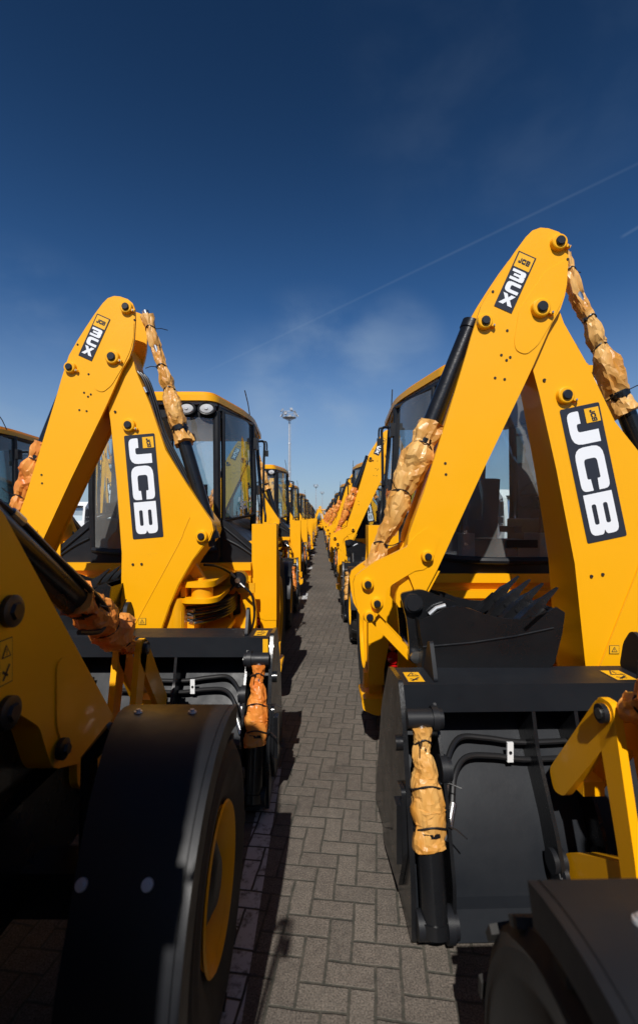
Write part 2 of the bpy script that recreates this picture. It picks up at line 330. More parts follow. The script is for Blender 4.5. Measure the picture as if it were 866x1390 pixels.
G['X'] = (1.15, [(0, 0), (.38, 0), (.575, .32), (.77, 0), (1.15, 0), (.78, .52), (1.1, 1), (.74, 1), (.575, .71), (.41, 1), (.05, 1), (.37, .52)], [])
G['c'] = (1.05, fillet([(1.05, 0), (0, 0), (0, 1), (1.05, 1), (1.05, .70), (.36, .70), (.36, .30), (1.05, .30)], [.08, .36, .36, .08, 0, .1, .1, 0]), [])
G['e'] = (.8, fillet([(.8, 0), (0, 0), (0, .75), (.8, .75), (.8, .3), (.22, .3), (.22, .18), (.8, .18)], [.04, .26, .26, .26, 0, 0, .1, 0]), [])
G['k'] = (.78, fillet([(.78, 0), (0, 0), (0, .75), (.78, .75), (.78, .58), (.22, .58), (.22, .17), (.78, .17)], [.04, .26, .26, .04, 0, .1, .1, 0]), [])
G['o'] = (.8, RR(0, 0, .8, .75, .26), [RR(.22, .19, .58, .56, .1)])
def word(mb, txt, F, h, off, gap=0.12, xs=1.0):
    """F maps flat decal coordinates (u right, v up) and a lift to a point"""
    u = 0
    for ch in txt:
        wd, outer, holes = G[ch]
        loops = [outer] + holes; V = []
        for lp in loops: V += [mb.bm.verts.new(F(u + p[0] * h * xs, p[1] * h, off)) for p in lp]
        for t in tessellate_polygon([[Vector((p[0], p[1], 0)) for p in lp] for lp in loops]): mb._f([V[i] for i in t])
        u += (wd * xs + gap) * h
    return u - gap * h
def wlen(txt, h, gap=0.12, xs=1.0): return sum(G[c][0] * xs * h for c in txt) + gap * h * (len(txt) - 1)
def flat(mb, poly, F, off): mb._f([mb.bm.verts.new(F(p[0], p[1], off)) for p in poly])
# ------------------------------------------------------------------ backhoe loader: origin on the ground, x right, y forward, rear posts at y = 0
def yb(*m): return MB(*m)
def pin(parent, c, y, r=0.05, collar=True, bolt=True):
    m = MB('yellow')
    if collar: m.lathe([(0.0, 0), (0.0, r * 1.12), (-0.026, r * 1.02), (-0.03, r * 0.9), (-0.03, 0)], (c[0], y, c[1]), 'y', 28)
    m.use('pin').lathe([(-0.024, 0), (-0.024, r * 0.62), (-0.040, r * 0.60), (-0.044, r * 0.5), (-0.044, 0)], (c[0], y, c[1]), 'y', 24)
    if bolt:
        a = R(-25); d = Vector((math.cos(a), 0, math.sin(a)))
        p = Vector((c[0], y - 0.016, c[1]))
        m.use('yellow').box(p + d * r * 1.15, (r * 0.9, 0.014, r * 0.4), Matrix.Rotation(-a, 4, 'Y'), 0.003)
        m.use('steel').cyl(p + d * r * 1.35, p + d * r * 1.35 + Vector((0, -0.014, 0)), r * 0.13, seg=6)
    return m.done('pivot_pin', parent)

def wrapped_ram(parent, p0, p1, r, mt, f0, f1, ties=3, rod=0.55, tail=0.10, seed=1, bag=0.35, name='hydraulic_ram', soft=1.0, thin=0.05):
    """black barrel from p1, rod to p0; film wrapped from fraction f0 to f1"""
    p0, p1 = Vector(p0), Vector(p1); ax = p1 - p0; L = ax.length
    m = MB('black'); m.cyl(p0 + ax * f1 * 0.9, p1, r, seg=24); m.cyl(p0 + ax * (f1 * 0.9 - 0.02), p0 + ax * (f1 * 0.9), r * 1.15, seg=24)
    m.cyl(p1 - ax.normalized() * 0.05, p1, r * 1.12, seg=24)
    m.use('steel').cyl(p0, p0 + ax * f1 * 0.9, r * rod, seg=18)
    o = m.done(name, parent)
    rnd = random.Random(seed); N = 40; tf = [f0 + (f1 - f0) * (k + 0.5) / ties for k in range(ties)] if ties else []
    tf = [t + rnd.uniform(-.06, .06) * (f1 - f0) * 3 / max(ties, 1) for t in tf]
    sdv = ax.normalized().orthogonal().normalized(); sd2 = ax.normalized().cross(sdv)
    ph = rnd.uniform(0, 50)
    pts, rr = [], []
    for k in range(N + 1):
        t = f0 + (f1 - f0) * k / N
        q = min(1, max(0, ((t - f0) / (f1 - f0) - thin) / 0.25)); b = r * (rod + 0.15) + (r * 1.12 - r * (rod + 0.15)) * q * q * (3 - 2 * q)
        nd = min([abs(t - q) for q in tf] + [1]) * L
        puff = 1 + bag * (1 - math.exp(-(nd / (r * 1.1)) ** 2)) * (0.6 + 0.8 * noise.noise((t * 7 + ph, 1, 2)) + 0.3)
        j = (sdv * noise.noise((t * 9, ph, 0)) + sd2 * noise.noise((t * 9, 0, ph))) * r * 0.35
        pts.append(p0 + ax * t + j); rr.append(b * puff)
    def rf(t, a, p):
        tt = f0 + (f1 - f0) * t; nd = min([abs(tt - q) for q in tf] + [1]) * L / r
        gather = math.exp(-nd * nd / 2.2)
        n1 = noise.noise((math.cos(a) * 1.3 + ph, math.sin(a) * 1.3, t * 5)); n2 = abs(noise.noise((math.cos(a) * 2.6, math.sin(a) * 2.6 + ph, t * 5)))
        n3 = abs(noise.noise((math.cos(a) * 5, math.sin(a) * 5 + ph, t * 12)))
        return 1 + soft * (0.24 * n1 + 0.42 * (0.25 - n2) + 0.03 * (0.3 - n3) + 0.10 * gather * math.cos(a * 6 + ph + 3 * math.sin(t * 6)))
    wm_ = MB(mt); wm_.tube(pts, rr, 22, rf=rf)
    jt = r * 0.10 * (0.6 if soft < .6 else 1)
    for v_ in wm_.bm.verts: v_.co += Vector((rnd.uniform(-jt, jt), rnd.uniform(-jt, jt), rnd.uniform(-jt, jt)))
    bmesh.ops.triangulate(wm_.bm, faces=wm_.bm.faces, quad_method='SHORT_EDGE'); wm_.done('protective_film', o, ang=17)
    for q in tf:
        c = p0 + ax * q; i = int((q - f0) / (f1 - f0) * N); c = pts[max(0, min(N, i))]; q_r = rr[max(0, min(N, i))] * 1.10
        t = MB('hose'); ring = [c + (sdv * math.cos(a) + sd2 * math.sin(a)) * q_r + ax.normalized() * 0.012 * math.sin(a * 2) for a in [2 * math.pi * k / 20 for k in range(21)]]
        t.tube(ring, 0.0045, 6)
        a = rnd.uniform(0, 6.28); v = (sdv * math.cos(a) + sd2 * math.sin(a)); v2 = (v + Vector((rnd.uniform(-.5, .5), -0.5, rnd.uniform(-.2, .6)))).normalized()
        t.tube([c + v * q_r, c + v * q_r + v2 * tail * 0.5, c + v * q_r + v2 * tail + ax.normalized() * 0.02], 0.003, 6)
        t.use('steel' if False else 'hose').box(c + v * q_r, (0.016, 0.016, 0.016), bev=0.002)
        t.done('cable_tie', o)
    return o

def warn(mb, F, w, h, off):
    """yellow sticker with a black triangle and a pictogram, drawn on F"""
    mb.use('dblack'); flat(mb, [(0, 0), (w, 0), (w, h), (0, h)], F, off)
    e = min(w, h) * 0.05; mb.use('dyellow'); flat(mb, [(e, e), (w - e, e), (w - e, h - e), (e, h - e)], F, off + .001)
    tall = h > w * 1.3; s = w if tall else min(w, h); cx, cy = w / 2, (h * 0.72 if tall else h / 2); a = s * 0.36
    mb.use('dblack'); flat(mb, [(cx - a, cy - a * .8), (cx + a, cy - a * .8), (cx, cy + a)], F, off + .002)
    mb.use('dyellow'); flat(mb, [(cx - a * .66, cy - a * .6), (cx + a * .66, cy - a * .6), (cx, cy + a * .66)], F, off + .003)
    mb.use('dblack'); flat(mb, [(cx - a * .08, cy - a * .2), (cx + a * .08, cy - a * .2), (cx + a * .1, cy + a * .35), (cx - a * .1, cy + a * .35)], F, off + .004)
    flat(mb, [(cx - a * .09, cy - a * .48), (cx + a * .09, cy - a * .48), (cx + a * .09, cy - a * .3), (cx - a * .09, cy - a * .3)], F, off + .004)
    if tall:
        flat(mb, [(w * .2, h * .12), (w * .34, h * .10), (w * .8, h * .40), (w * .7, h * .44)], F, off + .002)
        flat(mb, [(w * .2, h * .28), (w * .6, h * .16), (w * .66, h * .2), (w * .26, h * .33)], F, off + .002)

# --- the backhoe ---------------------------------------------------------------
DFRONT, DBACK = -1.07, -0.80
def backhoe(root, piv, rot, film, seed, fl=True):
    """piv: boom/dipper pivot (x,z); rot: turn of the boom about it"""
    px, pz = piv
    cr, sr = math.cos(rot), math.sin(rot)
    def BM(q): return (px + q[0] * cr - q[1] * sr, pz + q[0] * sr + q[1] * cr)
    def DP(q): return (px + q[0], pz + q[1])
    rel = lambda pts, o: [(round(a - o[0], 4), round(b - o[1], 4)) for a, b in pts]
    LP = [(-0.014, 3.001)][0]; RP = [(-0.292, 3.038)][0]
    # boom
    bo = [BM(q) for q in rel([(-0.115, 2.967), (-0.104, 3.068), (-0.037, 3.136), (0.047, 3.136), (0.103, 3.068), (0.143, 2.923), (0.266, 2.665), (0.400, 2.323), (0.568, 2.077), (0.737, 1.847), (0.781, 1.791), (0.798, 1.724), (0.776, 1.651), (0.725, 1.589), (0.652, 1.483), (0.552, 1.286), (0.490, 1.118), (0.445, 0.967), (0.412, 0.810), (0.367, 0.698), (0.260, 0.625), (0.154, 0.698), (0.126, 0.810), (0.120, 0.967), (0.103, 1.511), (0.036, 2.071), (-0.031, 2.519)], LP)]
    zlo = pz - 2.3
    front = lambda p: -1.028
    back = lambda p: -0.845 + 0.17 * min(1, max(0, (pz - p[1]) / 1.9))
    b = MB('yellow'); b.prism(bo, 'y', front, back, 0.006)
    # raised doubler plate round the foot and the weld line along it
    foot = [BM(q) for q in rel([(0.154, 0.816), (0.535, 1.600), (0.608, 1.802), (0.703, 1.864), (0.773, 1.785), (0.787, 1.718), (0.765, 1.656), (0.720, 1.595), (0.647, 1.485), (0.546, 1.289), (0.484, 1.118), (0.440, 0.967), (0.406, 0.838)], LP)]
    b.prism(foot, 'y', -1.0335, -1.02, 0.0025)
    b.use('hole')
    for q in rel([(0.193, 1.432), (0.260, 1.438), (0.002, 2.598)], LP):
        c = BM(q); b.cyl((c[0], -1.036, c[1]), (c[0], -1.02, c[1]), 0.009, seg=10)
    wl_ = [BM(q) for q in rel([(0.154, 0.805), (0.344, 1.202), (0.535, 1.600), (0.574, 1.707), (0.613, 1.813)], LP)]; b.use('yellow_dark').tube([(p[0], -1.034, p[1]) for p in wl_], .003, 6, sub=3)
    boom = b.done('boom', root)
    # decal on the boom
    c0, c1, c3 = [BM(q) for q in rel([(0.078, 2.416), (0.311, 2.449), (0.185, 1.623)], LP)]
    O = Vector((c0[0], 0, c0[1])); ev = (Vector((c1[0], 0, c1[1])) - O); eu = (Vector((c3[0], 0, c3[1])) - O); LU, LV = eu.length, ev.length; eu.normalize(); ev = (ev - eu * ev.dot(eu)).normalized()
    # text runs down (eu), its top points right (ev)
    F = lambda u, v, off: O + eu * u + ev * v + Vector((0, -1.028 - off, 0))
    m = MB('dblack'); m.prism(RR(0, 0, LU, LV, 0.008), 'y', 0, 0) if False else None
    flat(m, RR(0, 0, LU, LV, 0.012), F, 0.003)
    hh = LV * 0.72; bs = LV * 0.13; wtot = wlen('JCB', hh, 0.10); xs = (LU * 0.93) / wtot
    m.use('white'); word(m, 'JCB', lambda u, v, off: F(LU * 0.035 + u, bs + v, off), hh, 0.005, 0.10, xs)
    q0 = LU * 0.03; sq = LV * 0.36
    m.use('dyellow'); flat(m, [(q0, LV * 0.59), (q0 + sq, LV * 0.59), (q0 + sq, LV * 0.95), (q0, LV * 0.95)], F, 0.006)
    h2 = sq * 0.36; m.use('dblack'); word(m, 'JCB', lambda u, v, off: F(q0 + sq * 0.14 + u, LV * 0.59 + sq * 0.32 + v + u * 0.12, off), h2, 0.008, 0.1, 0.6)
    m.done('brand_decal', boom)
    # small square warning sticker low on the boom
    s0 = BM(rel([(0.260, 0.973)], LP)[0]); wmb = MB('dblack'); warn(wmb, lambda u, v, off: Vector((s0[0] + u, -1.036 - off, s0[1] + v)), 0.058, 0.052 if not fl else 0.05, 0.002); wmb.done('warning_sticker', boom)
    pin(boom, BM(rel([(0.115, 2.497)], LP)[0]), -1.028, 0.047)
    pin(boom, BM(rel([(0.714, 1.673)], LP)[0]), -1.034, 0.043, bolt=False)
    # dipper
    dp = [DP(q) for q in rel([(-0.287, 3.506), (-0.241, 3.502), (-0.181, 3.481), (-0.147, 3.451), (-0.128, 3.404), (-0.126, 3.332), (-0.134, 3.183), (-0.147, 3.110), (-0.172, 3.034), (-0.224, 2.949), (-0.279, 2.821), (-0.330, 2.706), (-0.385, 2.587), (-0.619, 2.102), (-0.883, 1.528), (-0.955, 1.392), (-1.015, 1.417), (-1.040, 1.481), (-1.074, 1.545), (-1.053, 1.664), (-1.045, 1.736), (-0.959, 1.979), (-0.836, 2.375), (-0.713, 2.779), (-0.683, 2.885), (-0.628, 3.055), (-0.568, 3.161), (-0.500, 3.268), (-0.432, 3.370), (-0.372, 3.451), (-0.334, 3.489)], RP)]
    D_ = MB('yellow')
    D_.prism(dp, 'y', DFRONT, DFRONT + 0.022, 0.003); D_.prism(dp, 'y', DBACK - 0.022, DBACK, 0.003)
    mid = [DP(q) for q in rel([(-0.402, 2.587), (-0.619, 2.124), (-0.925, 1.477), (-0.989, 1.434), (-1.040, 1.477), (-1.062, 1.553), (-1.032, 1.664), (-1.015, 1.736), (-0.938, 1.979), (-0.815, 2.375), (-0.696, 2.766), (-0.649, 2.821), (-0.513, 2.821), (-0.428, 2.736)], RP)]
    D_.prism(mid, 'y', DFRONT + 0.02, DBACK - 0.02, 0)
    dbl = fillet([DP(q) for q in rel([(-0.411, 3.034), (-0.440, 2.855), (-0.432, 2.796), (-0.372, 2.770), (-0.304, 2.825), (-0.224, 2.957), (-0.164, 3.085), (-0.138, 3.183), (-0.134, 3.323), (-0.258, 3.255)], RP)], 0.03)
    D_.prism(dbl, 'y', DFRONT - 0.0045, DFRONT + 0.01, 0.002)
    D_.use('hole')
    for q in rel([(-0.562, 3.136), (-0.479, 2.911), (-0.513, 2.770), (-0.483, 2.740), (-0.462, 2.757), (-0.549, 2.638), (-0.494, 2.630), (-0.836, 2.145), (-0.832, 2.081), (-0.130, 3.323)], RP):
        c = DP(q); D_.cyl((c[0], DFRONT - 0.003, c[1]), (c[0], DFRONT + 0.01, c[1]), 0.0078, seg=10)
    dipper = D_.done('dipper_arm', root)
    a0, a1, a3 = [DP(q) for q in rel([(-0.413, 3.372), (-0.309, 3.334), (-0.556, 3.054)], RP)]
    O2 = Vector((a0[0], 0, a0[1])); du = (Vector((a1[0], 0, a1[1])) - O2); dv = (Vector((a3[0], 0, a3[1])) - O2); W2, H2 = du.length, dv.length; dv.normalize(); du = (du - dv * du.dot(dv)).normalized()
    F2 = lambda u, v, off: O2 + du * u + dv * (H2 - v) + Vector((0, DFRONT - off, 0))
    m = MB('dblack'); flat(m, [(0, 0), (W2, 0), (W2, H2), (0, H2)], F2, 0.003)
    e = W2 * 0.07; m.use('dyellow'); flat(m, [(e, H2 * 0.735), (W2 - e, H2 * 0.735), (W2 - e, H2 - e), (e, H2 - e)], F2, 0.004)
    m.use('dblack'); hh = W2 * 0.27; ww = wlen('JCB', hh, .1, .62); word(m, 'JCB', lambda u, v, off: F2((W2 - ww) / 2 + u, H2 * 0.815 + v, off), hh, 0.006, 0.1, 0.62)
    m.use('white'); hh = H2 * 0.185
    for i, ch in enumerate(('3', 'k', 'X')):
        wd = G[ch][0]; xs = W2 * 0.80 / (wd * hh); ch2 = {'k': 'c'}.get(ch, ch); xs = W2 * 0.76 / (G[ch2][0] * hh)
        word(m, ch2, lambda u, v, off, i=i: F2(W2 * 0.12 + u, H2 * (0.515 - 0.215 * i) + v, off), hh, 0.005, 0, xs)
    m.done('model_decal', dipper)
    for q, r in zip(rel([(-0.187, 3.412), (-0.292, 3.034), (-0.613, 2.957)], RP), (0.043, 0.05, 0.041)): pin(dipper, DP(q), DFRONT - (0.0045 if r == 0.05 else 0), r)
    # tipping lever (two plates) at the end of the dipper, with the link to the bucket
    lv = [DP(q) for q in rel([(-0.771, 1.696), (-0.838, 1.516), (-0.910, 1.512), (-1.004, 1.468), (-1.065, 1.436), (-1.111, 1.411), (-1.136, 1.365), (-1.144, 1.315), (-1.153, 1.264), (-1.182, 1.214), (-1.216, 1.180), (-1.270, 1.164), (-1.308, 1.201), (-1.337, 1.289), (-1.345, 1.428), (-1.333, 1.470), (-1.299, 1.507), (-1.228, 1.541), (-1.111, 1.595), (-1.006, 1.667), (-0.968, 1.704), (-0.897, 1.734)], RP)]
    lv = [(-0.864, 1.725), (-0.914, 1.566), (-0.960, 1.532), (-1.010, 1.524), (-1.077, 1.486), (-1.144, 1.444), (-1.178, 1.407), (-1.182, 1.340), (-1.203, 1.302), (-1.241, 1.252), (-1.278, 1.235), (-1.318, 1.252), (-1.341, 1.294), (-1.358, 1.373), (-1.366, 1.457), (-1.354, 1.495), (-1.308, 1.532), (-1.241, 1.576), (-1.136, 1.625), (-1.061, 1.662), (-1.010, 1.725), (-0.939, 1.776)]
    lv = [DP(q) for q in rel(lv, RP)]
    t = MB('yellow'); t.prism(lv, 'y', -1.0745, -1.04, 0.003); t.prism([(a - .004, b - .004) for a, b in lv], 'y', -0.79, -0.755, 0.004)
    lever = t.done('tipping_lever', root)
    for q in rel([(-1.285, 1.451), (-1.232, 1.341), (-1.274, 1.264), (-0.942, 1.609)], RP): pin(lever, DP(q), -1.0745, 0.033, bolt=False)
    nose = [DP(q) for q in rel([(-0.935, 1.529), (-1.009, 1.498), (-1.097, 1.433), (-1.114, 1.393), (-1.118, 1.341), (-1.101, 1.311), (-1.062, 1.306), (-1.036, 1.354), (-1.001, 1.380), (-0.957, 1.372), (-0.922, 1.407), (-0.861, 1.520)], RP)]
    n_ = MB('yellow'); n_.prism(nose, 'y', -1.05, -0.82, 0.01); n_.done('dipper_nose', root)
    l0, l1 = [DP(q) for q in rel([(-1.241, 1.241), (-1.027, 1.018)], RP)]
    k_ = MB('yellow'); dx = Vector((l1[0] - l0[0], 0, l1[1] - l0[1])); k_.box(((l0[0] + l1[0]) / 2, -1.02, (l0[1] + l1[1]) / 2), (dx.length, 0.035, 0.055), Matrix.Rotation(-math.atan2(dx.z, dx.x), 4, 'Y')); k_.box(((l0[0] + l1[0]) / 2, -0.86, (l0[1] + l1[1]) / 2), (dx.length, 0.035, 0.055), Matrix.Rotation(-math.atan2(dx.z, dx.x), 4, 'Y')); k_.done('bucket_link', root)
    # digging bucket
    y0, y1 = -1.24, -0.66
    sp = [DP(q) for q in rel([(-0.999, 1.128), (-1.015, 1.199), (-1.023, 1.274), (-0.936, 1.310), (-0.880, 1.342), (-0.821, 1.354), (-0.742, 1.338), (-0.662, 1.306), (-0.571, 1.286), (-0.484, 1.282), (-0.365, 1.306), (-0.277, 1.346), (-0.234, 1.318), (-0.249, 1.207), (-0.289, 1.048), (-0.365, 0.949), (-0.543, 0.913), (-0.742, 0.905), (-0.920, 0.929), (-1.011, 0.989)], RP)]
    k = MB('black'); k.prism(sp, 'y', y0, y0 + 0.016, 0.003); k.prism(sp, 'y', y1 - 0.016, y1, 0.003)
    ci = [2, 1, 0] + list(range(len(sp) - 1, 11, -1)); shell = [sp[i] for i in ci]
    cx_ = sum(p[0] for p in sp) / len(sp); cz_ = sum(p[1] for p in sp) / len(sp)
    inner = [(p[0] + (cx_ - p[0]) * 0.05, p[1] + (cz_ - p[1]) * 0.09) for p in shell]
    k.prism(shell + inner[::-1], 'y', y0 + 0.004, y1 - 0.004, 0)
    dg = MB('x') if False else None
    ribz = [sp[i] for i in (0, 19, 18, 17, 16, 15)] if len(sp) > 19 else sp[-6:]
    k.tube([(x_, y0 - 0.002, z_) for x_, z_ in (DP(q) for q in rel([(-1.003, 1.132), (-0.742, 1.155), (-0.503, 1.191), (-0.297, 1.235)], RP))], 0.005, 6)
    bucket = k.done('digging_bucket', root)
    e0 = DP(rel([(-1.036, 1.352)], RP)[0]); e1 = DP(rel([(-1.017, 1.048)], RP)[0])
    h = MB('black')
    for yy in (-1.12, -0.80):
        h.prism(fillet([(e0[0] - .07, e0[1] + .05), (e0[0] + .05, e0[1] + .075), (sp[5][0] + .05, sp[5][1] - .01), (sp[5][0], sp[5][1] - 0.2), (e1[0] + .06, e1[1] - .06), (e1[0] - .04, e1[1] - .03), (e1[0] - .035, e1[1] + .05), (e0[0] - .03, e0[1] - .10)], 0.03), 'y', yy, yy + 0.028, 0.003)
    h.use('blackp').cyl((e0[0], -1.16, e0[1]), (e0[0], -0.73, e0[1]), 0.052, seg=24); h.cyl((e0[0], -1.172, e0[1]), (e0[0], -1.16, e0[1]), 0.04, seg=20)
    h.use('steel').cyl((e1[0], -1.15, e1[1]), (e1[0], -0.75, e1[1]), 0.034, seg=18)
    h.use('galv').tube([(sp[3][0] - .01, -1.145, sp[3][1] - .02), (sp[3][0] + .03, -1.145, sp[3][1] + .015), (sp[3][0] + .08, -1.145, sp[3][1] + .03)], 0.012, 8)
    h.done('bucket_hanger', bucket)
    for i in range(4):
        yy = y0 + 0.04 + i * (y1 - y0 - 0.08) / 3
        a = Vector((sp[10][0] - 0.08, yy, sp[10][1] - 0.03)); d = Vector((0.74, 0, 0.67)).normalized()
        T = MB('black'); n2 = Vector((0, 1, 0)); up = d.cross(n2)
        def ring(t, hw, hh): return [T.bm.verts.new(a + d * t + n2 * x * hw + up * z * hh) for x, z in ((-1, -1), (1, -1), (1, 1), (-1, 1))]
        rs = [ring(-0.10, .026, .010), ring(-0.02, .032, .026), ring(0.06, .030, .028), ring(0.065, .022, .022), ring(0.12, .023, .024), ring(0.16, .016, .014), ring(0.215, .013, .009), ring(0.255, .010, .003)]
        T._f(rs[0]); T._f(rs[-1][::-1])
        for A, B in zip(rs, rs[1:]):
            for q in range(4): T._f([A[q], A[(q + 1) % 4], B[(q + 1) % 4], B[q]])
        T.cyl(a + d * .03 - n2 * .04, a + d * .03 + n2 * .04, .009, seg=8); T.done('bucket_tooth', bucket, ang=20)
    k2 = MB('black'); c = sp[10]; k2.box((c[0] - 0.03, (y0 + y1) / 2, c[1] - 0.03), (0.16, y1 - y0, 0.022), Matrix.Rotation(R(-42), 4, 'Y')); k2.done('cutting_edge', bucket)
    # rams: bucket ram on the dipper's left, dipper ram behind the boom
    r0 = DP(rel([(-1.265, 1.473)], RP)[0]); r1 = DP(rel([(-0.639, 3.014)], RP)[0])
    wrapped_ram(root, (r0[0], -0.94, r0[1]), (r1[0], -0.94, r1[1]), 0.052, film[0], 0.03, 0.60, 3, thin=.3, seed=seed, bag=0.5, name='bucket_ram')
    q0 = DP(rel([(-0.130, 3.443)], RP)[0]); q1 = BM(rel([(0.767, 1.644)], LP)[0]); pass
    mid_ = Vector((q1[0] - q0[0], q1[1] - q0[1])); nn = Vector((-mid_[1], mid_[0])).normalized() * 0.085
    q0 = (q0[0] + nn[0] * 0.35, q0[1] + nn[1] * 0.35); q1 = (q1[0] + nn[0] * 0.1, q1[1] + nn[1] * 0.1)
    wrapped_ram(root, (q0[0], -0.93, q0[1]), (q1[0], -0.93, q1[1]), 0.052, film[1], 0.02, 0.58, 4, seed=seed + 3, bag=0.35, name='dipper_ram', rod=0.5, thin=0.5)
    # hoses over the boom knee
    hs_ = MB('hose')
    for i in range(3):
        o = Vector((nn[0], nn[1])) * (0.5 + i * 0.35) * 0.5
        P_ = [BM(q) for q in rel([(0.079, 2.990), (0.182, 2.921), (0.262, 2.733), (0.342, 2.504), (0.468, 2.276), (0.616, 2.030), (0.731, 1.847), (0.776, 1.619)], LP)]
        hs_.tube([(p[0] + o[0] * 0.5 - .02, -0.98 + i * 0.04, p[1] + o[1] * 0.5 - 0.03) for p in P_], 0.011, 8, sub=4)
    hs_.use('steel'); c = BM(rel([(0.205, 2.801)], LP)[0]); hs_.cyl((c[0], -1.0, c[1]), (c[0] + .02, -1.0, c[1] - .04), 0.016, seg=10)
    hs_.done('hose_run', root)
    return boom

# --- wheels ---------------------------------------------------------------------
def wheel(root, c, r, w, rr, lugs, name):
    x, y, z = c; hw = w / 2
    s = 1 if x > 0 else -1
    m = MB('rubber'); prof = [(-hw * .80, rr), (-hw * .98, rr + (r - rr) * .35), (-hw, rr + (r - rr) * .5), (-hw * 1.03, rr + (r - rr) * .55), (-hw * 1.03, rr + (r - rr) * .6), (-hw, rr + (r - rr) * .65), (-hw, rr + (r - rr) * .75), (-hw * .86, r * .955), (-hw * .4, r * .972), (hw * .4, r * .972), (hw * .86, r * .955), (hw, rr + (r - rr) * .75), (hw, rr + (r - rr) * .65), (hw * 1.03, rr + (r - rr) * .6), (hw * 1.03, rr + (r - rr) * .55), (hw, rr + (r - rr) * .5), (hw * .98, rr + (r - rr) * .35), (hw * .80, rr)]
    m.lathe(prof, c, 'x', 48)
    for k in range(lugs * 2):
        a = 2 * math.pi * (k + 0.0) / (lugs * 2); sd = 1 if k % 2 else -1
        t = Matrix.Translation(Vector(c)) @ Matrix.Rotation(a, 4, 'X')
        pts = [(0.0, -0.02), (0.0, 0.03), (hw * .98, 0.10), (hw * .98, 0.05)]
        vs_ = []
        for hgt in (r * .955, r):
            for (q, ang) in pts: vs_.append(m.bm.verts.new(t @ Vector((sd * q, math.sin(ang / r) * hgt, math.cos(ang / r) * hgt * (1 if q < .01 else .985)))))
        for q in ((0, 1, 2, 3), (7, 6, 5, 4), (0, 4, 5, 1), (1, 5, 6, 2), (2, 6, 7, 3), (3, 7, 4, 0)): m._f([vs_[i] for i in q])
    o = MB('yellow'); o.lathe([(-hw * .86, rr * 1.0), (-hw * .92, rr * 1.08), (-hw * .96, rr * 1.05), (-hw * .72, rr * .94), (-hw * .3, rr * .86), (hw * .3, rr * .86), (hw * .72, rr * .94), (hw * .96, rr * 1.05), (hw * .92, rr * 1.08), (hw * .86, rr * 1.0)], c, 'x', 40)
    f = s * hw * .15
    o.lathe([(f, 0), (f, rr * .88), (f - s * .015, rr * .88), (f - s * .015, 0)], c, 'x', 32)
    o.use('blackp').lathe([(f, 0), (f + s * .012, rr * .84), (f + s * .05, rr * .80), (f + s * .09, rr * .55), (f + s * .12, rr * .3), (f + s * .12, 0)], c, 'x', 24)
    for k in range(8):
        a = 2 * math.pi * k / 8; p = Vector((f + x, y + math.cos(a) * rr * .75, z + math.sin(a) * rr * .75)); o.use('steel').cyl(p, p + Vector((s * .02, 0, 0)), rr * .05, seg=8)
    wo = o.done(name, root); m.done('tyre', wo, ang=25)
    return wo

